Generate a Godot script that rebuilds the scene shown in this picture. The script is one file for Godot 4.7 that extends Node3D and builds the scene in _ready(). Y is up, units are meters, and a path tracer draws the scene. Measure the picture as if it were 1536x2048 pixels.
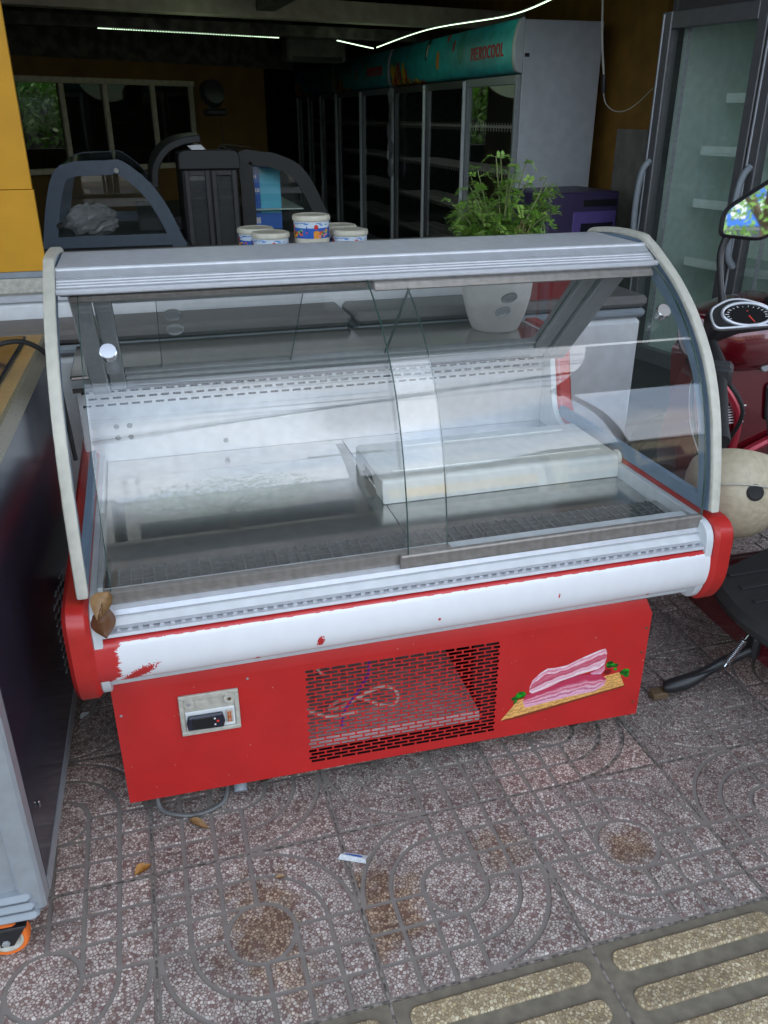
extends Node3D
# Butcher's display case on a terrazzo pavement in front of a refrigeration shop.

# ------------------------------------------------------------------ mesh builder
class MB:
	var v := PackedVector3Array()
	var uv := PackedVector2Array()
	var xf := Transform3D()
	func tri(a: Vector3, b: Vector3, c: Vector3, ua := Vector2.ZERO, ub := Vector2.ZERO, uc := Vector2.ZERO) -> void:
		v.append(xf * a); v.append(xf * c); v.append(xf * b)
		uv.append(ua); uv.append(uc); uv.append(ub)
	func quad(a: Vector3, b: Vector3, c: Vector3, d: Vector3) -> void:
		tri(a, b, c); tri(a, c, d)
	func sheet(a: Vector3, b: Vector3, c: Vector3, d: Vector3) -> void:   # bottom left, bottom right, top right, top left
		tri(a, b, c, Vector2(0, 1), Vector2(1, 1), Vector2(1, 0))
		tri(a, c, d, Vector2(0, 1), Vector2(1, 0), Vector2(0, 0))
	func face(p: Array, mid: Vector3) -> void:
		var n: Vector3 = (p[1] - p[0]).cross(p[2] - p[0])
		if n.dot(p[0] - mid) < 0:
			p.reverse()
		for i in range(1, p.size() - 1):
			tri(p[0], p[i], p[i + 1])
	func box(lo: Vector3, hi: Vector3, bev := 0.0) -> void:
		var m := (lo + hi) / 2
		var h := (hi - lo).abs() / 2
		var b := minf(bev, minf(h.x, minf(h.y, h.z)) * 0.9)
		if b <= 0:
			for ax in 3:
				for sg in [-1, 1]:
					var q := []
					for k in [[-1, -1], [1, -1], [1, 1], [-1, 1]]:
						var w := Vector3()
						w[ax] = sg * h[ax]; w[(ax + 1) % 3] = k[0] * h[(ax + 1) % 3]; w[(ax + 2) % 3] = k[1] * h[(ax + 2) % 3]
						q.append(m + w)
					face(q, m)
			return
		var pt := func(s: Vector3, ax: int) -> Vector3:
			var w := Vector3()
			for k in 3:
				w[k] = s[k] * (h[k] if k == ax else h[k] - b)
			return m + w
		for ax in 3:
			var e := (ax + 1) % 3
			var g := (ax + 2) % 3
			for sg in [-1, 1]:
				var q := []
				for k in [[-1, -1], [1, -1], [1, 1], [-1, 1]]:
					var s := Vector3()
					s[ax] = sg; s[e] = k[0]; s[g] = k[1]
					q.append(pt.call(s, ax))
				face(q, m)
			for s1 in [-1, 1]:
				for s2 in [-1, 1]:
					var s := Vector3()
					var t := Vector3()
					s[ax] = -1; t[ax] = 1; s[e] = s1; t[e] = s1; s[g] = s2; t[g] = s2
					face([pt.call(s, e), pt.call(t, e), pt.call(t, g), pt.call(s, g)], m)
		for sx in [-1, 1]:
			for sy in [-1, 1]:
				for sz in [-1, 1]:
					var s := Vector3(sx, sy, sz)
					face([pt.call(s, 0), pt.call(s, 1), pt.call(s, 2)], m)
	static func area(p: PackedVector2Array) -> float:
		var a := 0.0
		for i in p.size():
			a += p[i].cross(p[(i + 1) % p.size()])
		return a / 2
	static func inset(p: PackedVector2Array, d: float) -> PackedVector2Array:   # counter-clockwise polygon
		var r := PackedVector2Array()
		var n := p.size()
		for i in n:
			var e0 := (p[i] - p[(i + n - 1) % n]).normalized()
			var e1 := (p[(i + 1) % n] - p[i]).normalized()
			var n0 := Vector2(-e0.y, e0.x)
			var n1 := Vector2(-e1.y, e1.x)
			var mm := (n0 + n1)
			if mm.length() < 0.05:
				mm = n0
			mm = mm.normalized()
			r.append(p[i] + mm * d / maxf(0.45, mm.dot(n0)))
		return r
	func prism(poly: PackedVector2Array, o: Vector3, U: Vector3, W: Vector3, n0: float, n1: float, bev := 0.0, only_top := false) -> void:
		var p := poly.duplicate()
		if area(p) < 0:
			p.reverse()
		var N := U.cross(W)
		var rings := []
		if bev > 0:
			var q := inset(p, bev)
			rings = [[p, n0], [p, n1 - bev], [q, n1]] if only_top else [[q, n0], [p, n0 + bev], [p, n1 - bev], [q, n1]]
		else:
			rings = [[p, n0], [p, n1]]
		var n := p.size()
		for k in rings.size() - 1:
			for i in n:
				var j := (i + 1) % n
				var a: Vector2 = rings[k][0][i]
				var b: Vector2 = rings[k][0][j]
				var c: Vector2 = rings[k + 1][0][j]
				var d: Vector2 = rings[k + 1][0][i]
				quad_uv(o + U * a.x + W * a.y + N * rings[k][1], o + U * b.x + W * b.y + N * rings[k][1], o + U * c.x + W * c.y + N * rings[k + 1][1], o + U * d.x + W * d.y + N * rings[k + 1][1], a, b, c, d)
		var ix := Geometry2D.triangulate_polygon(p)
		for e in [0, rings.size() - 1]:
			if e == 0 and only_top:
				continue
			var r: PackedVector2Array = rings[e][0]
			for t in range(0, ix.size(), 3):
				var a := r[ix[t]]
				var b := r[ix[t + 1]]
				var c := r[ix[t + 2]]
				if ((b - a).cross(c - a) < 0) != (e == 0):
					var s := b
					b = c
					c = s
				tri(o + U * a.x + W * a.y + N * rings[e][1], o + U * b.x + W * b.y + N * rings[e][1], o + U * c.x + W * c.y + N * rings[e][1], a, b, c)
	func quad_uv(a: Vector3, b: Vector3, c: Vector3, d: Vector3, ua: Vector2, ub: Vector2, uc: Vector2, ud: Vector2) -> void:
		tri(a, b, c, ua, ub, uc); tri(a, c, d, ua, uc, ud)
	func px(poly: PackedVector2Array, xa: float, xb: float, bev := 0.0) -> void:   # polygon of (z, y) along x
		prism(poly, Vector3.ZERO, Vector3.BACK, Vector3.UP, -xb, -xa, bev)
	func tube(path: Array, r: Variant, n := 8, closed := false) -> void:
		var ring := []
		var m := path.size()
		var up := Vector3.UP
		for i in m:
			var t: Vector3 = (path[mini(i + 1, m - 1)] - path[maxi(i - 1, 0)]).normalized() if not closed else (path[(i + 1) % m] - path[(i + m - 1) % m]).normalized()
			if absf(up.dot(t)) > 0.95:
				up = Vector3.RIGHT if absf(t.x) < 0.9 else Vector3.BACK
			var a := (up - t * up.dot(t)).normalized()
			up = a
			var b := t.cross(a)
			var rr: float = r[i] if r is Array or r is PackedFloat32Array else r
			var q := []
			for k in n:
				var an := TAU * k / n
				q.append(path[i] + (a * cos(an) + b * sin(an)) * rr)
			ring.append(q)
		for i in (m if closed else m - 1):
			var g: Array = ring[i]
			var h: Array = ring[(i + 1) % m]
			for k in n:
				var l := (k + 1) % n
				quad(g[k], g[l], h[l], h[k])
		if not closed:
			for e in [0, m - 1]:
				for k in range(1, n - 1):
					if e == 0:
						tri(ring[0][0], ring[0][k + 1], ring[0][k])
					else:
						tri(ring[e][0], ring[e][k], ring[e][k + 1])
	func lathe(prof: Array, n := 24, a0 := 0.0, a1 := TAU) -> void:   # (radius, height) from the bottom up, about y
		for i in prof.size() - 1:
			var p: Vector2 = prof[i]
			var q: Vector2 = prof[i + 1]
			for k in n:
				var s := a0 + (a1 - a0) * k / n
				var t := a0 + (a1 - a0) * (k + 1) / n
				var A := Vector3(cos(s) * p.x, p.y, -sin(s) * p.x)
				var B := Vector3(cos(t) * p.x, p.y, -sin(t) * p.x)
				var C := Vector3(cos(t) * q.x, q.y, -sin(t) * q.x)
				var D := Vector3(cos(s) * q.x, q.y, -sin(s) * q.x)
				var u0 := float(k) / n
				var u1 := float(k + 1) / n
				var w0 := 1.0 - float(i) / (prof.size() - 1)
				var w1 := 1.0 - float(i + 1) / (prof.size() - 1)
				if p.x > 1e-6:
					tri(A, B, C, Vector2(u0, w0), Vector2(u1, w0), Vector2(u1, w1))
				if q.x > 1e-6:
					tri(A, C, D, Vector2(u0, w0), Vector2(u1, w1), Vector2(u0, w1))
	func loft(rings: Array, caps := true) -> void:   # rings of equal size, counter-clockwise seen against the direction of travel
		for i in rings.size() - 1:
			var g: Array = rings[i]
			var h: Array = rings[i + 1]
			var n := g.size()
			for k in n:
				var l := (k + 1) % n
				quad(g[k], g[l], h[l], h[k])
		if caps:
			for e in [0, rings.size() - 1]:
				var g: Array = rings[e]
				var c := Vector3()
				for p in g:
					c += p / g.size()
				for k in g.size():
					var l := (k + 1) % g.size()
					if e == 0:
						tri(c, g[l], g[k])
					else:
						tri(c, g[k], g[l])
	func mesh(crease := 38.0) -> ArrayMesh:
		var n := v.size()
		var fn := PackedVector3Array()
		fn.resize(n / 3)
		var near := {}
		for t in n / 3:
			var a := v[t * 3]
			var f := (v[t * 3 + 2] - a).cross(v[t * 3 + 1] - a)
			fn[t] = f
			for k in 3:
				var key := Vector3i((v[t * 3 + k] * 20000.0).round())
				if near.has(key):
					near[key].append(t)
				else:
					near[key] = PackedInt32Array([t])
		var nn := PackedVector3Array()
		nn.resize(n)
		var lim := cos(deg_to_rad(crease))
		for t in n / 3:
			var f := fn[t].normalized()
			for k in 3:
				var key := Vector3i((v[t * 3 + k] * 20000.0).round())
				var s := Vector3()
				for o in near[key]:
					if fn[o].normalized().dot(f) > lim:
						s += fn[o]
				nn[t * 3 + k] = s.normalized() if s.length_squared() > 1e-24 else f
		var arr := []
		arr.resize(Mesh.ARRAY_MAX)
		arr[Mesh.ARRAY_VERTEX] = v
		arr[Mesh.ARRAY_NORMAL] = nn
		arr[Mesh.ARRAY_TEX_UV] = uv
		var am := ArrayMesh.new()
		am.add_surface_from_arrays(Mesh.PRIMITIVE_TRIANGLES, arr)
		return am

# ------------------------------------------------------------------ scene helpers
var M := {}
var used := {}
var rng := RandomNumberGenerator.new()

func numbered(s: String) -> String:
	if not used.has(s):
		used[s] = 0
		return s
	used[s] += 1
	return "%s_%03d" % [s, used[s]]
func thing(called: String, label: String, category: String, at := Vector3.ZERO, turn := 0.0, group := "") -> Node3D:
	var o := Node3D.new()
	o.name = numbered(called)
	add_child(o)
	o.position = at
	o.rotation.y = turn
	o.set_meta("label", label)
	o.set_meta("category", category)
	if group:
		o.set_meta("group", group)
	return o
func setting(called: String) -> Node3D:
	var o := Node3D.new()
	o.name = called
	add_child(o)
	o.set_meta("kind", "structure")
	return o
func part(b: MB, called: String, m: Material, parent: Node3D, crease := 38.0) -> MeshInstance3D:
	var o := MeshInstance3D.new()
	o.name = called
	o.mesh = b.mesh(crease)
	o.material_override = m
	parent.add_child(o, true)
	return o
func part_mesh(me: Mesh, called: String, m: Material, parent: Node3D, at := Vector3.ZERO) -> MeshInstance3D:
	var o := MeshInstance3D.new()
	o.name = called
	o.mesh = me
	o.material_override = m
	o.position = at
	parent.add_child(o, true)
	return o
func boxpart(called: String, lo: Vector3, hi: Vector3, m: Material, parent: Node3D, bev := 0.002) -> MeshInstance3D:
	var b := MB.new()
	b.box(lo, hi, bev)
	return part(b, called, m, parent)
func text(s: String, height: float, m: Material, parent: Node3D, at: Vector3, rot := Vector3.ZERO, depth := 0.002) -> void:
	var f := SystemFont.new()
	f.font_names = PackedStringArray(["Droid Sans"])
	f.font_weight = 700
	var t := TextMesh.new()
	t.text = s
	t.font = f
	t.font_size = 48
	t.pixel_size = height / 36.0
	t.depth = depth
	var o := MeshInstance3D.new()
	o.name = "lettering"
	o.mesh = t
	o.material_override = m
	o.position = at
	o.rotation = rot
	parent.add_child(o, true)
func V2(a: Array) -> PackedVector2Array:
	var r := PackedVector2Array()
	for i in range(0, a.size(), 2):
		r.append(Vector2(a[i], a[i + 1]))
	return r
func smooth(p: PackedVector2Array, k := 4) -> PackedVector2Array:   # Catmull-Rom through open points
	var r := PackedVector2Array()
	var n := p.size()
	for i in n - 1:
		for j in k:
			r.append(p[i].cubic_interpolate(p[i + 1], p[maxi(i - 1, 0)], p[mini(i + 2, n - 1)], float(j) / k))
	r.append(p[n - 1])
	return r
func smooth3(p: Array, k := 5) -> Array:
	var r := []
	var n := p.size()
	for i in n - 1:
		for j in k:
			var a: Vector3 = p[i]
			r.append(a.cubic_interpolate(p[i + 1], p[maxi(i - 1, 0)], p[mini(i + 2, n - 1)], float(j) / k))
	r.append(p[n - 1])
	return r
func offset_line(p: PackedVector2Array, d: float) -> PackedVector2Array:   # to the left of travel
	var r := PackedVector2Array()
	var n := p.size()
	for i in n:
		var t := (p[mini(i + 1, n - 1)] - p[maxi(i - 1, 0)]).normalized()
		r.append(p[i] + Vector2(-t.y, t.x) * d)
	return r
func ribbon(p: PackedVector2Array, a: float, b: float) -> PackedVector2Array:
	var q := offset_line(p, a)
	var s := offset_line(p, b)
	s.reverse()
	q.append_array(s)
	return q
func fillet(p: PackedVector2Array, r: Array, n := 5) -> PackedVector2Array:   # closed polygon with a radius for each corner
	var out := PackedVector2Array()
	var m := p.size()
	for i in m:
		var rr: float = r[i % r.size()]
		if rr <= 0:
			out.append(p[i])
			continue
		var a := p[i] + (p[(i + m - 1) % m] - p[i]).normalized() * rr
		var c := p[i] + (p[(i + 1) % m] - p[i]).normalized() * rr
		for k in n + 1:
			var t := float(k) / n
			out.append(a.lerp(p[i], t).lerp(p[i].lerp(c, t), t))
	return out
func rrect(cx: float, cy: float, w: float, h: float, r: float, n := 4) -> PackedVector2Array:
	return fillet(V2([cx - w / 2, cy - h / 2, cx + w / 2, cy - h / 2, cx + w / 2, cy + h / 2, cx - w / 2, cy + h / 2]), [r], n)
func ell(cx: float, cy: float, rx: float, ry: float, n := 24) -> PackedVector2Array:
	var r := PackedVector2Array()
	for i in n:
		r.append(Vector2(cx + rx * cos(TAU * i / n), cy + ry * sin(TAU * i / n)))
	return r

# ------------------------------------------------------------------ textures and materials
func lin(r: float, g: float, b: float) -> Color:
	return Color(r, g, b).linear_to_srgb()
func noise_bytes(size: int, freq: float, sd: int, oct := 4, kind := FastNoiseLite.TYPE_SIMPLEX_SMOOTH) -> PackedByteArray:
	var f := FastNoiseLite.new()
	f.noise_type = kind
	f.seed = sd
	f.frequency = freq
	f.fractal_octaves = oct
	var im := f.get_seamless_image(size, size)
	im.convert(Image.FORMAT_L8)
	return im.get_data()
func grey_tex(bytes: PackedByteArray, size: int, lo: float, hi: float, gamma := 1.0) -> ImageTexture:
	var lut := PackedByteArray()
	lut.resize(256)
	for i in 256:
		lut[i] = int(255 * clampf(lerpf(lo, hi, pow(i / 255.0, gamma)), 0, 1))
	var out := PackedByteArray()
	out.resize(bytes.size())
	for i in bytes.size():
		out[i] = lut[bytes[i]]
	var im := Image.create_from_data(size, size, false, Image.FORMAT_L8, out)
	im.convert(Image.FORMAT_RGB8)
	return ImageTexture.create_from_image(im)
func mat(called: String, c: Color, rough := 0.5, metal := 0.0, tex: Texture2D = null, scale := 3.0, rtex: Texture2D = null) -> StandardMaterial3D:
	var m := StandardMaterial3D.new()
	m.resource_name = called
	m.albedo_color = c
	m.roughness = rough
	m.metallic = metal
	if tex:
		m.albedo_texture = tex
	if rtex:
		m.roughness_texture = rtex
	if tex or rtex:
		m.uv1_triplanar = true
		m.uv1_world_triplanar = false
		m.uv1_scale = Vector3.ONE * scale
	M[called] = m
	return m
func glass(called: String, a: float, c := Color(0.85, 0.97, 0.92)) -> StandardMaterial3D:
	var m := StandardMaterial3D.new()
	m.resource_name = called
	m.transparency = BaseMaterial3D.TRANSPARENCY_ALPHA
	m.albedo_color = Color(c.r, c.g, c.b, a)
	m.roughness = 0.0
	M[called] = m
	return m
var terrazzo: Image
var terrazzo_h: Image
func make_terrazzo(sd: int, chip: Array, matrix: Color) -> Array:
	var S := 1024
	var f := FastNoiseLite.new()
	f.noise_type = FastNoiseLite.TYPE_CELLULAR
	f.seed = sd
	f.frequency = 0.122
	f.fractal_type = FastNoiseLite.FRACTAL_NONE
	f.cellular_jitter = 1.0
	f.domain_warp_enabled = true
	f.domain_warp_amplitude = 2.2
	f.domain_warp_frequency = 0.09
	f.domain_warp_fractal_type = FastNoiseLite.DOMAIN_WARP_FRACTAL_NONE
	f.cellular_return_type = FastNoiseLite.RETURN_DISTANCE2_SUB
	var d := f.get_image(S, S)
	d.convert(Image.FORMAT_L8)
	var db := d.get_data()
	f.cellular_return_type = FastNoiseLite.RETURN_CELL_VALUE
	var cimg := f.get_image(S, S)
	cimg.convert(Image.FORMAT_L8)
	var cb := cimg.get_data()
	var g := noise_bytes(S, 0.006, sd + 5, 5)
	var g2 := noise_bytes(S, 0.11, sd + 9, 2)
	var out := PackedByteArray()
	out.resize(S * S * 3)
	var hh := PackedByteArray()
	hh.resize(S * S)
	for i in S * S:
		var cv := (cb[i] * 37 % 256) / 255.0
		var grain := 0.86 + 0.28 * g2[i] / 255.0
		var cut := 12 + 34 * cv
		var k := clampf((db[i] - cut) / 30.0, 0, 1)
		if cv > 0.90:
			k *= 0.35
		var c: Color = chip[int(cv * 12) % chip.size()]
		var w := 0.94 + 0.30 * g[i] / 255.0
		c = matrix.lerp(c, k)
		out[i * 3] = int(clampf(c.r * w * grain, 0, 1) * 255)
		out[i * 3 + 1] = int(clampf(c.g * w * grain, 0, 1) * 255)
		out[i * 3 + 2] = int(clampf(c.b * w * grain, 0, 1) * 255)
		hh[i] = int(120 + 100 * k * grain)
	var im := Image.create_from_data(S, S, false, Image.FORMAT_RGB8, out)
	var hi := Image.create_from_data(S, S, false, Image.FORMAT_L8, hh)
	return [im, hi]
func stained(off: Vector2i, spots: Array) -> ImageTexture:   # part of the terrazzo with rust stains soaked into it
	var im := terrazzo.get_region(Rect2i(off.x, off.y, 512, 512))
	var nb := noise_bytes(512, 0.012, 77, 5)
	for y in 512:
		for x in 512:
			var s := 0.0
			for q in spots:
				var dd := Vector2((x / 512.0 - q[0]) / q[2], (y / 512.0 - q[1]) / q[3]).length()
				s = maxf(s, q[4] * smoothstep(1.0, 0.25, dd + 1.1 * (nb[y * 512 + x] / 255.0 - 0.5)))
			if s > 0.01:
				var c := im.get_pixel(x, y)
				im.set_pixel(x, y, c.lerp(c * Color(0.76, 0.62, 0.45), s))
	return ImageTexture.create_from_image(im)

func make_materials() -> void:
	var nb := noise_bytes(512, 0.008, 3, 5)
	var mottle := grey_tex(nb, 512, 0.80, 1.0)
	var soft := grey_tex(nb, 512, 0.92, 1.0)
	var grime := grey_tex(noise_bytes(512, 0.02, 11, 5), 512, 0.35, 1.25)
	var fine := grey_tex(noise_bytes(512, 0.12, 21, 3), 512, 0.75, 1.05)
	var f := FastNoiseLite.new()
	f.seed = 31
	f.frequency = 0.35
	f.fractal_octaves = 3
	var st := f.get_seamless_image(48, 512)
	st.resize(512, 512, Image.INTERPOLATE_CUBIC)
	st.convert(Image.FORMAT_L8)
	var streak := grey_tex(st.get_data(), 512, 0.55, 1.0)
	var streak_a := grey_tex(st.get_data(), 512, 0.82, 1.0)
	M.t_mottle = mottle
	M.t_soft = soft
	M.t_grime = grime
	M.t_fine = fine
	mat("red_paint", Color.WHITE, 0.42, 0.0, red_picture(), 1.3)
	M.red_paint.roughness_texture = grey_tex(noise_bytes(512, 0.01, 91, 5), 512, 0.7, 1.3)
	mat("red_cap", lin(0.46, 0.024, 0.020), 0.3, 0.0, soft, 5.0)
	mat("white_panel", lin(0.62, 0.64, 0.66), 0.32, 0.0, soft, 4.0)
	mat("cream_plastic", lin(0.52, 0.50, 0.43), 0.5, 0.0, mottle, 9.0)
	mat("cream_trim", lin(0.48, 0.465, 0.40), 0.55, 0.0, grime, 5.0)
	M.cream_trim.albedo_texture = grey_tex(noise_bytes(512, 0.012, 12, 4), 512, 0.90, 1.06)
	mat("blue_seal", lin(0.15, 0.22, 0.30), 0.45, 0.0, soft, 5.0)
	mat("aluminium", lin(0.58, 0.60, 0.64), 0.38, 0.4, soft, 5.0)
	mat("dull_alu", lin(0.33, 0.35, 0.355), 0.5, 0.3, soft, 6.0)
	mat("stainless", lin(0.56, 0.555, 0.54), 0.17, 1.0, soft, 4.0)
	mat("stainless_rail", lin(0.30, 0.275, 0.25), 0.38, 0.4, mottle, 9.0)
	mat("chrome", lin(0.55, 0.56, 0.58), 0.18, 1.0)
	mat("black_plastic", lin(0.018, 0.018, 0.020), 0.4, 0.0, mottle, 9.0)
	mat("black_rubber", lin(0.02, 0.02, 0.02), 0.75, 0.0, mottle, 9.0)
	mat("grille_plastic", lin(0.12, 0.13, 0.13), 0.5, 0.0, mottle, 9.0)
	mat("dark_mesh", lin(0.05, 0.045, 0.04), 0.6, 0.2, fine, 40.0)
	mat("liner", lin(0.60, 0.64, 0.66), 0.33, 0.0, soft, 4.0)
	mat("back_panel", lin(0.62, 0.65, 0.67), 0.30, 0.4, soft, 4.0)
	mat("tray_plastic", lin(0.56, 0.585, 0.55), 0.4, 0.0, soft, 5.0)
	mat("glass_edge", lin(0.03, 0.07, 0.06), 0.2)
	glass("pane", 0.006)
	glass("pane_dark", 0.55, Color(0.10, 0.10, 0.07))
	mat("ceramic", lin(0.62, 0.60, 0.56), 0.32, 0.0, soft, 6.0)
	mat("soil", lin(0.05, 0.035, 0.022), 0.95, 0.0, grime, 30.0)
	mat("leaf", lin(0.17, 0.32, 0.05), 0.5)
	M.leaf.backlight_enabled = true
	M.leaf.backlight = Color(0.25, 0.42, 0.08)
	mat("leaf_light", lin(0.28, 0.43, 0.09), 0.5)
	M.leaf_light.backlight_enabled = true
	M.leaf_light.backlight = Color(0.3, 0.45, 0.1)
	mat("stem", lin(0.13, 0.16, 0.05), 0.6)
	mat("bark", lin(0.16, 0.10, 0.05), 0.8, 0.0, grime, 20.0)
	mat("dry_root", lin(0.25, 0.17, 0.08), 0.8)
	mat("dry_leaf", lin(0.30, 0.17, 0.07), 0.55, 0.0, mottle, 20.0)
	mat("dry_leaf_dark", lin(0.14, 0.06, 0.025), 0.35, 0.0, mottle, 20.0)
	mat("dry_leaf_orange", lin(0.38, 0.17, 0.03), 0.5, 0.0, mottle, 25.0)
	mat("paper", lin(0.62, 0.66, 0.68), 0.6, 0.0, mottle, 30.0)
	mat("mortar", lin(0.25, 0.215, 0.19), 0.9, 0.0, grime, 6.0)
	M.mortar.uv1_world_triplanar = true
	mat("groove", lin(0.25, 0.22, 0.20), 0.9, 0.0, fine, 25.0)
	mat("tactile_base", lin(0.185, 0.16, 0.12), 0.9, 0.0, mottle, 6.0)
	mat("concrete", lin(0.28, 0.26, 0.23), 0.9, 0.0, mottle, 2.0)
	mat("asphalt", lin(0.055, 0.055, 0.055), 0.9, 0.0, mottle, 1.0)
	mat("silver_paint", lin(0.36, 0.39, 0.42), 0.35, 0.4, soft, 4.0)
	mat("navy_gloss", lin(0.022, 0.022, 0.036), 0.16, 0.0, soft, 2.0)
	mat("gold_alu", lin(0.46, 0.40, 0.27), 0.4, 0.5, streak_a, 5.0, streak)
	mat("orange_rubber", lin(0.75, 0.16, 0.02), 0.5, 0.0, soft, 20.0)
	mat("white_plastic", lin(0.70, 0.72, 0.73), 0.35, 0.0, soft, 3.0)
	mat("grey_plastic", lin(0.24, 0.27, 0.30), 0.45, 0.0, soft, 3.0)
	mat("brown_grey", lin(0.17, 0.16, 0.155), 0.5, 0.2, soft, 3.0)
	mat("yellow_board", lin(0.56, 0.27, 0.003), 0.6, 0.0, soft, 1.5)
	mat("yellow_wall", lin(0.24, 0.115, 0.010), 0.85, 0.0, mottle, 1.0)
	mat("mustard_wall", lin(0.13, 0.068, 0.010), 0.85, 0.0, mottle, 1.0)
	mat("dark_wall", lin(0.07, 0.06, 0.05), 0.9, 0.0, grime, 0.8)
	mat("grey_wall", lin(0.20, 0.19, 0.16), 0.9, 0.0, mottle, 1.5)
	mat("beam_mat", lin(0.42, 0.38, 0.28), 0.9, 0.0, mottle, 2.0)
	mat("shop_floor", lin(0.18, 0.17, 0.16), 0.5, 0.0, mottle, 1.0)
	mat("cream_frame", lin(0.42, 0.38, 0.26), 0.6, 0.0, mottle, 4.0)
	mat("maroon", lin(0.10, 0.003, 0.007), 0.22, 0.25, soft, 5.0)
	M.maroon.clearcoat_enabled = true
	M.maroon.clearcoat = 1.0
	M.maroon.clearcoat_roughness = 0.06
	mat("maroon_edge", lin(0.30, 0.02, 0.035), 0.25, 0.3)
	mat("helmet_cream", lin(0.56, 0.48, 0.34), 0.42, 0.0, mottle, 10.0)
	mat("mirror", lin(0.85, 0.86, 0.87), 0.02, 1.0)
	mat("gauge_face", lin(0.012, 0.012, 0.013), 0.3)
	mat("print_white", lin(0.7, 0.7, 0.7), 0.5)
	mat("needle", lin(0.7, 0.04, 0.02), 0.4)
	mat("orange_switch", lin(0.42, 0.10, 0.02), 0.3)
	mat("charcoal", lin(0.045, 0.043, 0.045), 0.5, 0.1, soft, 4.0)
	mat("fridge_frame", lin(0.15, 0.15, 0.155), 0.4, 0.5, soft, 4.0)
	mat("fridge_inside", lin(0.60, 0.74, 0.65), 0.4, 0.0, soft, 3.0)
	mat("cooler_white", lin(0.50, 0.52, 0.55), 0.45, 0.0, soft, 2.0)
	mat("slate", lin(0.075, 0.10, 0.13), 0.4, 0.0, soft, 4.0)
	mat("cooler_dark", lin(0.016, 0.017, 0.018), 0.5, 0.0, soft, 2.0)
	mat("red_text", lin(0.45, 0.02, 0.02), 0.5)
	mat("purple", lin(0.055, 0.04, 0.10), 0.4, 0.0, soft, 3.0)
	mat("violet", lin(0.13, 0.09, 0.30), 0.4, 0.0, soft, 3.0)
	mat("dark_red", lin(0.22, 0.012, 0.016), 0.4, 0.0, soft, 4.0)
	mat("jar_cream", lin(0.60, 0.57, 0.46), 0.4, 0.0, soft, 9.0)
	mat("wire_white", lin(0.5, 0.48, 0.42), 0.5)
	mat("wire_blue", lin(0.04, 0.03, 0.35), 0.5)
	mat("hose", lin(0.10, 0.10, 0.10), 0.35)
	mat("steel_plate", lin(0.55, 0.50, 0.49), 0.5, 0.2, mottle, 4.0)
	mat("house_white", lin(0.62, 0.60, 0.55), 0.8, 0.0, mottle, 0.5)
	mat("house_cream", lin(0.55, 0.46, 0.30), 0.8, 0.0, mottle, 0.5)
	mat("house_grey", lin(0.35, 0.36, 0.37), 0.8, 0.0, mottle, 0.5)
	mat("window_dark", lin(0.03, 0.035, 0.04), 0.15)
	mat("cyan", lin(0.10, 0.50, 0.66), 0.5)
	mat("sign_blue", lin(0.02, 0.13, 0.50), 0.5)
	mat("sign_yellow", lin(0.75, 0.42, 0.03), 0.5)
	mat("bag_plastic", lin(0.25, 0.26, 0.26), 0.25, 0.0, soft, 8.0)
	mat("led", lin(0.8, 1.0, 0.75), 0.4)
	M.led.emission_enabled = true
	M.led.emission = Color(0.85, 1.0, 0.82)
	M.led.emission_energy_multiplier = 1.0
	# printed films and paints that need their own picture
	M.bumper = StandardMaterial3D.new()
	M.bumper.resource_name = "bumper_paint"
	M.bumper.albedo_texture = bumper_picture()
	M.bumper.roughness = 0.25
	M.sticker = StandardMaterial3D.new()
	M.sticker.resource_name = "meat_sticker"
	M.sticker.albedo_texture = sticker_picture()
	M.sticker.roughness = 0.35
	M.sticker.transparency = BaseMaterial3D.TRANSPARENCY_ALPHA_SCISSOR
	M.sticker.alpha_scissor_threshold = 0.5
	M.header = StandardMaterial3D.new()
	M.header.resource_name = "cooler_header_print"
	M.header.albedo_texture = header_picture()
	M.header.roughness = 0.4
	M.header.albedo_color = Color(1.0, 1.0, 1.0)
	M.jar_print = StandardMaterial3D.new()
	M.jar_print.resource_name = "jar_print"
	M.jar_print.albedo_texture = jar_picture()
	M.jar_print.roughness = 0.4

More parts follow.
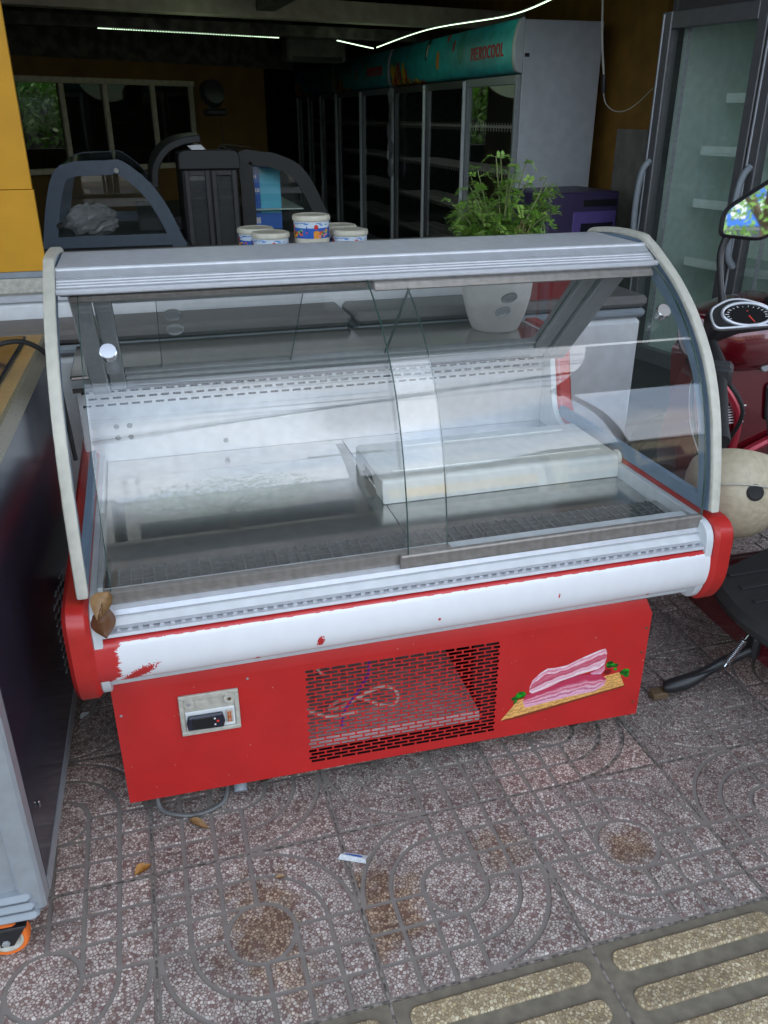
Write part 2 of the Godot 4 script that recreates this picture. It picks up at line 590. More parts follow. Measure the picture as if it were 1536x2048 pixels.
func bumper_picture() -> ImageTexture:   # red coat under white paint: u along the case, v from the top down
	var W := 2048
	var H := 128
	var im := Image.create(W, H, false, Image.FORMAT_RGB8)
	var n := FastNoiseLite.new()
	n.seed = 5
	n.frequency = 0.05
	var red := lin(0.46, 0.03, 0.03)
	var white := lin(0.68, 0.69, 0.71)
	for y in H:
		for x in W:
			var u := float(x) / W * 1.368
			var t := float(y) / H
			var edge := 0.043 + 0.006 * n.get_noise_2d(0.0, y * 4.0) + 0.008 * n.get_noise_2d(x * 0.4, y * 9.0)
			if t > 0.72:
				edge -= 0.02 * smoothstep(0.72, 0.85, t)
			if t < 0.25:
				edge += 0.016 * smoothstep(0.25, 0.12, t)
			var is_red := u < edge or t < 0.155 + 0.01 * n.get_noise_2d(x * 0.5, 3.0) or u > 1.362
			if t > 0.885 and u < 1.30:
				is_red = true
			for q in [[0.078, 0.72, 0.034, 0.10, -1.2], [0.31, 0.86, 0.006, 0.05, 0.0], [0.441, 0.66, 0.008, 0.10, -0.5], [0.62, 0.9, 0.003, 0.03, 0.0], [0.70, 0.60, 0.003, 0.03, 0.0], [0.845, 0.1, 0.004, 0.04, 0.0], [1.215, 0.86, 0.004, 0.06, 0.0], [0.98, 0.5, 0.002, 0.04, 0.0]]:
				var du: float = (u - q[0])
				var dt: float = (t - q[1]) - q[4] * du * 3.0
				if Vector2(du / q[2], dt / q[3]).length() + 0.7 * n.get_noise_2d(x * 3.0, y * 3.0) < 0.95:
					is_red = true
			var k := 1.0 + 0.012 * n.get_noise_2d(x * 0.3, y * 0.3)
			im.set_pixel(x, y, (red if is_red else white) * k)
	return ImageTexture.create_from_image(im)
func red_picture() -> ImageTexture:   # worn enamel: faint cloudiness, scratches, pin chips down to white primer
	var S := 1024
	var nb := noise_bytes(S, 0.006, 51, 4)
	var r := RandomNumberGenerator.new()
	r.seed = 14
	var im := Image.create(S, S, false, Image.FORMAT_RGB8)
	var base := lin(0.45, 0.016, 0.015)
	for y in S:
		for x in S:
			var k := 0.955 + 0.075 * nb[y * S + x] / 255.0
			im.set_pixel(x, y, Color(base.r * k, base.g * k, base.b * k))
	for i in 90:
		blob(im, r.randf() * S, r.randf() * S, 0.6 + r.randf() * 1.3, 0.6 + r.randf() * 1.6, Color(0.78, 0.62, 0.58) if r.randf() < 0.6 else Color(0.42, 0.06, 0.06))
	for i in 26:
		var p := Vector2(r.randf(), r.randf()) * S
		var d := Vector2.from_angle(r.randf() * TAU)
		for k in int(20 + r.randf() * 70):
			var q := p + d * k
			if q.x > 0 and q.y > 0 and q.x < S - 1 and q.y < S - 1:
				im.set_pixel(int(q.x), int(q.y), Color(0.74, 0.26, 0.25))
	return ImageTexture.create_from_image(im)
func sticker_picture() -> ImageTexture:
	var W := 512
	var H := 256
	var im := Image.create(W, H, false, Image.FORMAT_RGBA8)
	im.fill(Color(0.5, 0.05, 0.05, 0))
	var n := FastNoiseLite.new()
	n.seed = 9
	n.frequency = 0.012
	n.fractal_octaves = 2
	var s := 512.0 / 1320.0
	var board := V2([110, 765, 270, 560, 1290, 425, 1365, 590])
	var side := V2([105, 768, 1368, 590, 1368, 610, 110, 795])
	var lower := V2([320, 580, 350, 510, 420, 500, 850, 380, 960, 390, 1100, 420, 1165, 480, 1150, 550, 1060, 600, 800, 615, 350, 660])
	var behind := V2([980, 380, 1130, 290, 1130, 370, 1100, 415, 1000, 400])
	var upper := V2([375, 440, 400, 360, 470, 290, 540, 250, 620, 258, 730, 250, 900, 185, 1060, 135, 1110, 130, 1132, 170, 1135, 240, 1120, 310, 1060, 350, 860, 380, 690, 420, 560, 470, 410, 510, 380, 490])
	var leaves := [ell(295, 505, 52, 40), ell(240, 535, 38, 24), ell(255, 580, 28, 22), ell(1180, 320, 40, 40), ell(1235, 340, 36, 22), ell(1350, 435, 52, 36), ell(1380, 475, 36, 24), ell(1245, 385, 20, 16)]
	var fat := Gradient.new()
	fat.offsets = PackedFloat32Array([0.0, 0.06, 0.16, 0.24, 0.36, 0.46, 0.58, 0.66, 0.80, 0.90, 0.97])
	fat.colors = PackedColorArray([Color(0.93, 0.86, 0.88), Color(0.90, 0.76, 0.80), Color(0.82, 0.45, 0.54), Color(0.93, 0.84, 0.86), Color(0.74, 0.26, 0.36), Color(0.80, 0.44, 0.52), Color(0.70, 0.22, 0.32), Color(0.90, 0.74, 0.78), Color(0.84, 0.62, 0.68), Color(0.94, 0.88, 0.89), Color(0.88, 0.72, 0.74)])
	var lean := Gradient.new()
	lean.offsets = PackedFloat32Array([0.0, 0.10, 0.30, 0.44, 0.54, 0.66, 0.76, 0.84, 0.92, 0.98])
	lean.colors = PackedColorArray([Color(0.62, 0.16, 0.26), Color(0.74, 0.22, 0.34), Color(0.72, 0.20, 0.32), Color(0.88, 0.66, 0.72), Color(0.76, 0.30, 0.40), Color(0.90, 0.74, 0.79), Color(0.72, 0.36, 0.46), Color(0.90, 0.72, 0.80), Color(0.84, 0.58, 0.68), Color(0.88, 0.68, 0.78)])
	var berries := [ell(1165, 400, 40, 28)]
	for y in H:
		for x in W:
			var p := Vector2(x / s + 80, y / s + 110)
			var w := n.get_noise_2d(p.x, p.y * 1.6)
			var c := Color(0, 0, 0, 0)
			for q in leaves:
				if Geometry2D.is_point_in_polygon(p, q):
					c = Color(0.06, 0.42 + 0.35 * w, 0.08)
			for q in berries:
				if Geometry2D.is_point_in_polygon(p, q):
					c = Color(0.45, 0.08, 0.06)
			if Geometry2D.is_point_in_polygon(p, board):
				c = Color(0.80, 0.60, 0.34) * (1.0 + 0.12 * sin(p.y * 0.16 + p.x * 0.02 + w * 4.0))
			if Geometry2D.is_point_in_polygon(p, side):
				c = Color(0.46, 0.20, 0.10)
			for q in [behind, lower, upper]:
				if Geometry2D.is_point_in_polygon(p, q):
					var top := 1e9
					var bot := -1e9
					for k in q.size():
						var e0: Vector2 = q[k]
						var e1: Vector2 = q[(k + 1) % q.size()]
						if (e0.x - p.x) * (e1.x - p.x) <= 0 and absf(e1.x - e0.x) > 0.01:
							var yy := lerpf(e0.y, e1.y, (p.x - e0.x) / (e1.x - e0.x))
							top = minf(top, yy)
							bot = maxf(bot, yy)
					var t := clampf((p.y - top) / maxf(bot - top, 1.0), 0, 1)
					t += 0.10 * n.get_noise_2d(p.x * 0.5, p.y * 0.8) + 0.03 * n.get_noise_2d(p.x * 3.0, p.y * 8.0)
					var g: Gradient = fat if q == upper else lean
					c = g.sample(t) * (0.97 + 0.10 * n.get_noise_2d(p.x * 6.0, p.y * 14.0))
			if c.a > 0:
				c.a = 1
				im.set_pixel(x, y, c)
	return ImageTexture.create_from_image(im)
func header_picture() -> ImageTexture:
	var W := 768
	var H := 96
	var im := Image.create(W, H, false, Image.FORMAT_RGB8)
	var n := FastNoiseLite.new()
	n.seed = 4
	n.frequency = 0.02
	for y in H:
		for x in W:
			im.set_pixel(x, y, Color(0.14, 0.58, 0.60).lerp(Color(0.22, 0.70, 0.70), float(x) / W) * (1.0 + 0.18 * n.get_noise_2d(x, y * 2)))
	var r := RandomNumberGenerator.new()
	r.seed = 12
	for i in 130:
		var cx := r.randf() * 260.0
		var cy := 94.0 - r.randf() * r.randf() * 60.0 * (1.0 - cx / 330.0)
		var c: Color = [Color(0.75, 0.12, 0.08), Color(0.85, 0.45, 0.08), Color(0.85, 0.7, 0.12), Color(0.25, 0.5, 0.12), Color(0.55, 0.08, 0.10)][i % 5]
		blob(im, cx, cy, 4 + r.randf() * 6, 5 + r.randf() * 9, c)
	for q in [[290, 30, 13, 20, Color(0.06, 0.07, 0.09)], [292, 36, 6, 11, Color(0.8, 0.8, 0.75)], [420, 22, 8, 9, Color(0.75, 0.15, 0.12)], [370, 52, 10, 12, Color(0.8, 0.5, 0.15)], [465, 38, 7, 8, Color(0.7, 0.12, 0.12)], [350, 20, 4, 4, Color(0.4, 0.7, 0.7)], [510, 40, 20, 22, Color(0.10, 0.58, 0.5)]]:
		blob(im, q[0], q[1], q[2], q[3], q[4])
	return ImageTexture.create_from_image(im)
func blob(im: Image, cx: float, cy: float, rx: float, ry: float, c: Color) -> void:
	for y in range(maxi(0, int(cy - ry)), mini(im.get_height(), int(cy + ry) + 1)):
		for x in range(maxi(0, int(cx - rx)), mini(im.get_width(), int(cx + rx) + 1)):
			if Vector2((x - cx) / rx, (y - cy) / ry).length() < 1.0:
				im.set_pixel(x, y, c)
func jar_picture() -> ImageTexture:
	var W := 512
	var H := 96
	var im := Image.create(W, H, false, Image.FORMAT_RGB8)
	var r := RandomNumberGenerator.new()
	r.seed = 3
	im.fill(Color(0.75, 0.80, 0.85))
	im.fill_rect(Rect2i(0, 36, W, 60), Color(0.06, 0.32, 0.66))
	for k in 4:
		var o := k * 128.0
		for i in 7:
			blob(im, o + 15 + r.randf() * 100, 6 + r.randf() * 16, 6 + r.randf() * 8, 2, Color(0.15, 0.4, 0.7))
		blob(im, o + 14, 80, 22, 30, Color(0.85, 0.55, 0.2))
		blob(im, o + 12, 30, 10, 14, Color(0.75, 0.15, 0.12))
		for i in 16:
			blob(im, o + 26 + r.randf() * 46, 48 + r.randf() * 36, 4 + r.randf() * 6, 4 + r.randf() * 6, [Color(0.85, 0.3, 0.15), Color(0.3, 0.7, 0.25), Color(0.9, 0.75, 0.2), Color(0.85, 0.5, 0.55), Color(0.1, 0.15, 0.2)][i % 5])
		blob(im, o + 96, 40, 3, 16, Color(0.1, 0.2, 0.5))
		blob(im, o + 97, 62, 5, 5, Color(0.8, 0.12, 0.2))
	return ImageTexture.create_from_image(im)

# ------------------------------------------------------------------ scene
func _ready() -> void:
	rng.seed = 20240
	setup_view()
	make_materials()
	build_pavement()
	build_shop()
	build_street()
	build_case()
	build_tray()
	build_plant()
	build_freezers()
	build_yellow_board()
	build_back_cases()
	build_sign_reflection()
	build_jars()
	build_coolers()
	build_fridge()
	build_machine()
	build_scooter()
	build_helmet()
	build_wires()
	build_litter()

func setup_view() -> void:
	var cam := Camera3D.new()
	cam.name = "camera"
	cam.position = Vector3(0.1240, 1.4344, 1.3292)
	cam.rotation_degrees = Vector3(-25.518, -15.958, 0)
	cam.fov = 63.27
	cam.near = 0.02
	cam.far = 200.0
	add_child(cam)
	var W := 512
	var H := 256
	var n := FastNoiseLite.new()
	n.seed = 8
	n.frequency = 1.3
	n.fractal_octaves = 5
	var im := Image.create(W, H, false, Image.FORMAT_RGBF)
	for y in H:
		var el := (0.5 - (y + 0.5) / H) * PI
		for x in W:
			var az := (x + 0.5) / W * TAU
			var d := Vector3(cos(el) * cos(az), sin(el), cos(el) * sin(az))
			if d.y < 0:
				im.set_pixel(x, y, Color(0.30, 0.29, 0.28))
				continue
			var q := d / (0.35 + d.y) * 1.2
			var c := smoothstep(-0.35, 0.45, n.get_noise_3d(q.x, q.y, q.z))
			im.set_pixel(x, y, Color(0.63, 0.80, 1.06).lerp(Color(1.16, 1.21, 1.29), c))
	var sky := Sky.new()
	var pm := PanoramaSkyMaterial.new()
	pm.panorama = ImageTexture.create_from_image(im)
	sky.sky_material = pm
	var env := Environment.new()
	env.background_mode = Environment.BG_SKY
	env.sky = sky
	env.tonemap_mode = Environment.TONE_MAPPER_LINEAR
	env.tonemap_exposure = 3.1
	env.sdfgi_enabled = true
	env.ssao_enabled = true
	env.ssil_enabled = true
	var we := WorldEnvironment.new()
	we.name = "environment"
	we.environment = env
	add_child(we)
	var sun := DirectionalLight3D.new()
	sun.name = "sun"
	sun.light_energy = 0.35
	sun.light_angular_distance = 14.0
	sun.light_color = Color(1.0, 0.97, 0.92)
	sun.shadow_enabled = true
	sun.rotation_degrees = Vector3(-62, 196, 0)
	add_child(sun)

# ------------------------------------------------------------------ ground
func tile_pads() -> Array:   # outlines of the raised pads of one 0.4 m tile, groove width left free
	var g := 0.0050
	var r := [0.0667, 0.1333, 0.191]
	var ln := [0.0, 0.0667, 0.1333, 0.1945]
	var out := []
	out.append(ell(0, 0, r[0] - g, r[0] - g, 28))
	for s in [[1, -1], [-1, 1]]:
		for i in 3:
			for j in 3:
				var a: float = ln[i] + g
				var b: float = ln[i + 1] - (g if i < 2 else 0.0)
				var c: float = ln[j] + g
				var d: float = ln[j + 1] - (g if j < 2 else 0.0)
				var p := PackedVector2Array()
				if i == 0 and j == 0:
					var R: float = r[0] + g
					var t0 := asin(g / R)
					var lim: float = r[0] - g
					var lo := acos(minf(1.0, lim / R))
					for k in 7:
						var t := lerpf(maxf(t0, lo), PI / 2 - maxf(t0, lo), k / 6.0)
						p.append(Vector2(cos(t), sin(t)) * R)
					p.append(Vector2(lim, lim))
				else:
					p = V2([a, c, b, c, b, d, a, d])
				for k in p.size():
					p[k] = Vector2(p[k].x * s[0], p[k].y * s[1])
				out.append(p)
	for s in [[-1, -1], [1, 1]]:
		for i in 3:
			var p := PackedVector2Array()
			var R0: float = r[i] + g
			var t0 := asin(g / R0)
			if i < 2:
				var R1: float = r[i + 1] - g
				var t1 := asin(g / R1)
				for k in 11:
					var t := lerpf(t0, PI / 2 - t0, k / 10.0)
					p.append(Vector2(cos(t), sin(t)) * R0)
				for k in 11:
					var t := lerpf(PI / 2 - t1, t1, k / 10.0)
					p.append(Vector2(cos(t), sin(t)) * R1)
			else:
				var lim := 0.1945
				var lo := acos(lim / R0) + 0.06
				for k in 11:
					var t := lerpf(lo, PI / 2 - lo, k / 10.0)
					p.append(Vector2(cos(t), sin(t)) * R0)
				p.append(Vector2(lim, lim))
			for k in p.size():
				p[k] = Vector2(p[k].x * s[0], p[k].y * s[1])
			out.append(p)
	return out
func build_pavement() -> void:
	var res := make_terrazzo(41, [Color(0.63, 0.605, 0.58), Color(0.70, 0.675, 0.65), Color(0.54, 0.51, 0.49), Color(0.66, 0.635, 0.605), Color(0.59, 0.56, 0.54), Color(0.49, 0.44, 0.415)], Color(0.405, 0.325, 0.31))
	terrazzo = res[0]
	terrazzo_h = res[1]
	var tt := ImageTexture.create_from_image(terrazzo)
	var th := ImageTexture.create_from_image(terrazzo_h)
	var ground := setting("pavement")
	var b := MB.new()
	b.quad(Vector3(-6, -0.0046, 3.2), Vector3(7, -0.0046, 3.2), Vector3(7, -0.0046, -1.99), Vector3(-6, -0.0046, -1.99))
	part(b, "bedding", M.mortar, ground)
	# tile = slab with groove floor (surface 0) and pads (surface 1)
	var slab := MB.new()
	slab.box(Vector3(-0.198, -0.02, -0.198), Vector3(0.198, -0.0038, 0.198), 0.0)
	var pads := MB.new()
	for p in tile_pads():
		pads.prism(p, Vector3.ZERO, Vector3.RIGHT, Vector3.FORWARD, -0.0038, 0.0, 0.0010, true)
	for i in pads.uv.size():
		pads.uv[i] = Vector2(pads.uv[i].x / 0.8 + 0.25, pads.uv[i].y / 0.8 + 0.25)
	var tm := slab.mesh(30)
	var pm := pads.mesh(30)
	var tile := ArrayMesh.new()
	tile.add_surface_from_arrays(Mesh.PRIMITIVE_TRIANGLES, tm.surface_get_arrays(0))
	tile.add_surface_from_arrays(Mesh.PRIMITIVE_TRIANGLES, pm.surface_get_arrays(0))
	for i in range(-4, 9):
		boxpart("joint", Vector3(0.4 * i - 0.0019, -0.0045, -2.0), Vector3(0.4 * i + 0.0019, -0.0022, 0.3975), M.mortar, ground, 0.0)
	for j in range(-5, 2):
		boxpart("joint", Vector3(-1.6, -0.0045, 0.4 * j - 0.0019), Vector3(3.2, -0.0024, 0.4 * j + 0.0019), M.mortar, ground, 0.0)
	var looks := []
	for k in 6:
		var m := StandardMaterial3D.new()
		m.resource_name = "terrazzo_%d" % k
		m.albedo_texture = tt
		m.albedo_color = Color.from_hsv(0.03, 0.02 * (k % 3), 0.86 + 0.028 * k)
		m.roughness = 0.72
		m.heightmap_enabled = true
		m.heightmap_texture = th
		m.heightmap_scale = 0.08
		m.uv1_offset = Vector3(0.25 * (k % 3), 0.25 * (k / 3 + (k % 2)), 0)
		looks.append(m)
	var spots := {Vector2i(0, 0): [[0.52, 0.47, 0.26, 0.40, 0.55], [0.62, 0.8, 0.12, 0.2, 0.4]], Vector2i(1, 0): [[0.08, 0.52, 0.34, 0.32, 0.62], [0.82, 0.34, 0.18, 0.2, 0.35]], Vector2i(2, 0): [[0.48, 0.52, 0.17, 0.18, 0.55]]}
	for i in range(-4, 8):
		for j in range(-5, 1):
			var o := MeshInstance3D.new()
			o.name = "tile"
			o.mesh = tile
			o.position = Vector3(0.4 * i + 0.2, rng.randf_range(-0.0009, 0.0009), 0.4 * j + 0.2)
			var turned := (i + j) % 2 != 0
			o.rotation = Vector3(rng.randf_range(-0.002, 0.002), PI / 2 if turned else 0.0, rng.randf_range(-0.002, 0.002))
			o.set_surface_override_material(0, M.groove)
			if spots.has(Vector2i(i, j)):
				var m: StandardMaterial3D = looks[0].duplicate()
				m.resource_name = "terrazzo_stained"
				var sp := []
				for q in spots[Vector2i(i, j)]:
					var qq: Array = q.duplicate()
					if turned:   # the tile is turned a quarter: turn its stains back
						qq[0] = 1.0 - q[1]; qq[1] = q[0]; qq[2] = q[3]; qq[3] = q[2]
					sp.append(qq)
				for q in sp:
					q[1] = 1.0 - q[1]
				m.albedo_texture = stained(Vector2i(128 * ((i + 8) % 4), 256), sp)
				m.albedo_color = Color(0.93, 0.93, 0.93)
				m.uv1_scale = Vector3(2, 2, 1)
				m.uv1_offset = Vector3.ZERO
				m.heightmap_enabled = false
				o.set_surface_override_material(1, m)
			else:
				o.set_surface_override_material(1, looks[rng.randi() % 6])
			ground.add_child(o, true)
	# tactile paving along the kerb
	var rt := make_terrazzo(63, [Color(0.64, 0.59, 0.48), Color(0.69, 0.65, 0.55), Color(0.57, 0.51, 0.41), Color(0.62, 0.57, 0.48), Color(0.52, 0.47, 0.38), Color(0.65, 0.59, 0.45)], Color(0.47, 0.41, 0.32))
	var yt := ImageTexture.create_from_image(rt[0])
	var by := StandardMaterial3D.new()
	by.resource_name = "tactile_terrazzo"
	by.albedo_texture = yt
	by.albedo_color = Color(0.94, 0.94, 0.94)
	by.roughness = 0.75
	by.heightmap_enabled = true
	by.heightmap_texture = ImageTexture.create_from_image(rt[1])
	by.heightmap_scale = 0.08
	var ts := MB.new()
	ts.box(Vector3(-0.198, -0.02, -0.198), Vector3(0.198, -0.0036, 0.198), 0.002)
	var tb := MB.new()
	for k in 5:
		tb.prism(rrect(0, -0.155 + 0.0775 * k, 0.346, 0.044, 0.021, 6), Vector3.ZERO, Vector3.RIGHT, Vector3.FORWARD, -0.0036, 0.0022, 0.003, true)
	for i in tb.uv.size():
		tb.uv[i] = tb.uv[i] / 0.8 + Vector2(0.25, 0.25)
	var tact := ArrayMesh.new()
	tact.add_surface_from_arrays(Mesh.PRIMITIVE_TRIANGLES, ts.mesh(30).surface_get_arrays(0))
	tact.add_surface_from_arrays(Mesh.PRIMITIVE_TRIANGLES, tb.mesh(30).surface_get_arrays(0))
	for i in range(-2, 6):
		for j in 2:
			var o := MeshInstance3D.new()
			o.name = "tactile_tile"
			o.mesh = tact
			o.position = Vector3(0.4 * i + 0.2, rng.randf_range(-0.001, 0.001), 0.4 * (j + 1) + 0.2)
			o.set_surface_override_material(0, M.tactile_base)
			o.set_surface_override_material(1, by)
			ground.add_child(o, true)
	var far := StandardMaterial3D.new()
	far.resource_name = "far_terrazzo"
	far.albedo_texture = tt
	far.roughness = 0.75
	far.uv1_triplanar = true
	far.uv1_scale = Vector3.ONE * 1.25
	var fb := MB.new()
	fb.box(Vector3(-6, -0.03, 1.2), Vector3(7, -0.001, 3.2), 0.0)
	fb.box(Vector3(-6, -0.03, -2.0), Vector3(-1.6, -0.001, 1.2), 0.0)
	fb.box(Vector3(3.2, -0.03, -2.0), Vector3(7, -0.001, 1.2), 0.0)
	part(fb, "paving_beyond", far, ground)
	var kb := MB.new()
	kb.box(Vector3(-12, -0.16, 3.2), Vector3(14, 0.0, 3.38), 0.01)
	part(kb, "kerb", M.concrete, ground)
	var road := setting("road")
	var rb := MB.new()
	rb.quad(Vector3(-60, -0.14, 60), Vector3(60, -0.14, 60), Vector3(60, -0.14, -60), Vector3(-60, -0.14, -60))
	part(rb, "asphalt", M.asphalt, road)
	var far_walk := setting("far_pavement")
	var fw := MB.new()
	fw.box(Vector3(-40, -0.16, 15.5), Vector3(40, 0.0, 25.0), 0.01)
	part(fw, "slab", M.concrete, far_walk)

# ------------------------------------------------------------------ the shop
func wall_piece(called: String, lo: Vector3, hi: Vector3, m: Material, p: Node3D) -> void:
	boxpart(called, lo, hi, m, p, 0.0)
func build_shop() -> void:
	var fl := setting("shop_floor")
	var f := MB.new()
	f.box(Vector3(-4, -0.1, -12.5), Vector3(3.4, 0.0, -2.0), 0.0)
	part(f, "floor_slab", M.shop_floor, fl)
	var s := thing("shop_building", "dark open-fronted shop room behind the display case, with yellow walls", "building")
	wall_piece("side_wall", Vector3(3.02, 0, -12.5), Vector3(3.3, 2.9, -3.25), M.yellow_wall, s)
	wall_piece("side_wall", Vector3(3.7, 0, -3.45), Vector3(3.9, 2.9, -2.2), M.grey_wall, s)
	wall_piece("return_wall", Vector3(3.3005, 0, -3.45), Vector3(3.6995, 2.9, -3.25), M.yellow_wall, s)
	wall_piece("side_wall", Vector3(-4.2, 0, -12.5), Vector3(-4.0, 2.9, -2.2), M.grey_wall, s)
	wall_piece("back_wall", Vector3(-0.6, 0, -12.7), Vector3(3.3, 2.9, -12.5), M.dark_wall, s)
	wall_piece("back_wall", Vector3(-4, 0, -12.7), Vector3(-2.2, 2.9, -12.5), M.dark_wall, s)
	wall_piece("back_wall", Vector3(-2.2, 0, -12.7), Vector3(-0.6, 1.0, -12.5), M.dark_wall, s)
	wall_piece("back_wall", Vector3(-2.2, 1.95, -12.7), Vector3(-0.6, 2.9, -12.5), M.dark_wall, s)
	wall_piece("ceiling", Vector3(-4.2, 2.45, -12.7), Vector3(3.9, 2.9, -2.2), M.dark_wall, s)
	wall_piece("front_wall", Vector3(-4.2, 0, -2.4), Vector3(-1.7, 2.9, -2.2), M.grey_wall, s)
	wall_piece("upper_storey", Vector3(-8, 2.9, -12), Vector3(9, 8, -2.15), M.house_grey, s)
	wall_piece("front_wall", Vector3(3.9, 0, -2.4), Vector3(9, 2.9, -2.2), M.grey_wall, s)
	wall_piece("front_wall", Vector3(-8, 0, -2.4), Vector3(-4.2, 2.9, -2.2), M.grey_wall, s)
	wall_piece("canopy", Vector3(-8, 3.9, -2.15), Vector3(9, 4.02, 0.80), M.dark_wall, s)
	wall_piece("roller_box", Vector3(-1.7, 2.2, -2.5), Vector3(3.9, 2.45, -2.2), M.grey_wall, s)
	# grey plaster patches on the right wall below the yellow boards
	wall_piece("wall_patch", Vector3(3.0, 0, -3.6), Vector3(3.019, 1.36, -3.26), M.grey_wall, s)
	# beams
	for q in [[1.985, 2.105, -4.5, M.beam_mat], [1.93, 2.0, -5.0, M.dark_wall], [2.16, 2.28, -6.2, M.dark_wall]]:
		var b := MB.new()
		b.xf = Transform3D(Basis(Vector3.UP, 0.22), Vector3(0.36, 0, q[2]))
		b.box(Vector3(-2.6, q[0], -0.12), Vector3(3.2, q[1], 0.0), 0.004)
		part(b, "beam", q[3], s)
	var br := MB.new()
	br.xf = Transform3D(Basis(Vector3.UP, 0.05), Vector3(1.1, 0, -4.0))
	br.box(Vector3(-0.06, 2.02, -3.5), Vector3(0.06, 2.12, 1.0), 0.004)
	part(br, "beam", M.dark_wall, s)
	# partition wall with a window in the rear left
	var yaw := atan2(0.78, 1.18)
	var L := Vector3(-0.473, 0, -5.5)
	var part_wall := Node3D.new()
	part_wall.name = "partition_wall"
	part_wall.position = L
	part_wall.rotation.y = yaw
	s.add_child(part_wall)
	var wl := 1.414
	var wb := MB.new()
	wb.box(Vector3(-2.5, 0, -0.1), Vector3(wl + 0.02, 1.05, -0.02), 0.0)
	wb.box(Vector3(-2.5, 1.667, -0.1), Vector3(2.2, 1.80, -0.02), 0.0)
	wb.box(Vector3(wl + 0.02, 0, -0.1), Vector3(2.2, 1.667, -0.02), 0.0)
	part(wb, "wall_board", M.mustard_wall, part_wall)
	var ub := MB.new()
	ub.box(Vector3(-2.5, 1.801, -0.14), Vector3(2.6, 2.45, -0.06), 0.0)
	part(ub, "upper_wall", M.dark_wall, part_wall)
	var win := thing("partition_window", "wide cream framed window in the dark yellow wall, rear left", "window", L, yaw)
	var fr := MB.new()
	fr.box(Vector3(-0.3, 1.64, -0.03), Vector3(wl, 1.68, 0.02), 0.003)
	fr.box(Vector3(-0.3, 1.05, -0.03), Vector3(wl, 1.09, 0.02), 0.003)
	for x in [0.25, 0.60, 1.02, 1.385]:
		fr.box(Vector3(x - 0.018, 1.09, -0.028), Vector3(x + 0.018, 1.64, 0.018), 0.003)
	part(fr, "frame", M.cream_frame, win)
	var xs := [-0.3, 0.25, 0.60, 1.02, 1.385]
	for i in 4:
		var pb := MB.new()
		pb.box(Vector3(xs[i] + 0.018, 1.09, -0.008), Vector3(xs[i + 1] - 0.018, 1.64, -0.004), 0.0)
		part(pb, "pane", M.pane_dark, win)
	# wall fan
	var fan := thing("wall_fan", "dark wall fan with dangling cord on the yellow wall beside the window", "fan", Vector3(0.80, 1.58, -5.75), 0.4)
	var fb := MB.new()
	fb.xf = Transform3D(Basis(Vector3.RIGHT, PI / 2 - 0.3), Vector3.ZERO)
	fb.lathe([Vector2(0.0, -0.04), Vector2(0.05, -0.03), Vector2(0.1, 0.0), Vector2(0.085, 0.05), Vector2(0.0, 0.07)], 18)
	part(fb, "guard", M.black_plastic, fan)
	var fm := MB.new()
	fm.box(Vector3(-0.06, -0.15, -0.06), Vector3(0.1, -0.10, 0.05), 0.015)
	fm.tube([Vector3(0.0, -0.02, -0.03), Vector3(0.0, -0.12, -0.02)], 0.02)
	part(fm, "bracket", M.black_plastic, fan)
	var fc := MB.new()
	fc.tube(smooth3([Vector3(0.06, -0.12, 0.0), Vector3(0.07, -0.3, 0.0), Vector3(0.09, -0.5, 0.0)]), 0.004, 6)
	part(fc, "cord", M.black_rubber, fan)
	var ac := thing("air_conditioner", "boxy pale air conditioner high up in the dark rear of the shop", "air conditioner", Vector3(1.77, 1.93, -6.6), 0.1)
	boxpart("housing", Vector3(-0.26, -0.09, -0.1), Vector3(0.26, 0.09, 0.1), M.grey_wall, ac, 0.02)
	boxpart("outlet", Vector3(-0.22, -0.085, 0.1005), Vector3(0.22, -0.05, 0.104), M.black_plastic, ac, 0.001)
	# LED strips
	var strips := [["led_strip", "long green-white light strip under the ceiling beam, left", [Vector3(0.06, 1.885, -4.35), Vector3(1.16, 1.885, -4.72)]], ["led_strip", "short bright light strip sagging near the far cooler's top", [Vector3(1.56, 1.885, -4.82), Vector3(1.80, 1.875, -5.1), Vector3(1.98, 1.885, -5.45)]], ["led_strip", "curving bright light strip above the near cooler's header", [Vector3(1.98, 1.885, -5.35), Vector3(1.99, 1.91, -4.2), Vector3(2.12, 1.905, -3.3), Vector3(2.05, 1.915, -2.6)]]]
	for q in strips:
		var led := thing(q[0], q[1], "light strip", Vector3.ZERO, 0.0, "light strips under the ceiling")
		var tape := MB.new()
		var path := smooth3(q[2], 10)
		tape.tube(path, 0.0028, 5)
		part(tape, "tape", M.white_plastic, led)
		var dots := MB.new()
		for i in path.size() - 1:
			for k in 8:
				var p: Vector3 = path[i].lerp(path[i + 1], k / 8.0)
				dots.box(p + Vector3(-0.003, -0.006, -0.003), p + Vector3(0.003, -0.003, 0.003), 0.0)
		part(dots, "light_dots", M.led, led)
		var lm := OmniLight3D.new()
		lm.name = "strip_light"
		lm.light_energy = 0.008
		lm.light_color = Color(0.88, 1.0, 0.85)
		lm.omni_range = 12
		lm.omni_attenuation = 2
		lm.light_size = 0.3
		lm.shadow_enabled = true
		lm.position = path[path.size() / 2] + Vector3(0, -0.03, 0)
		led.add_child(lm)

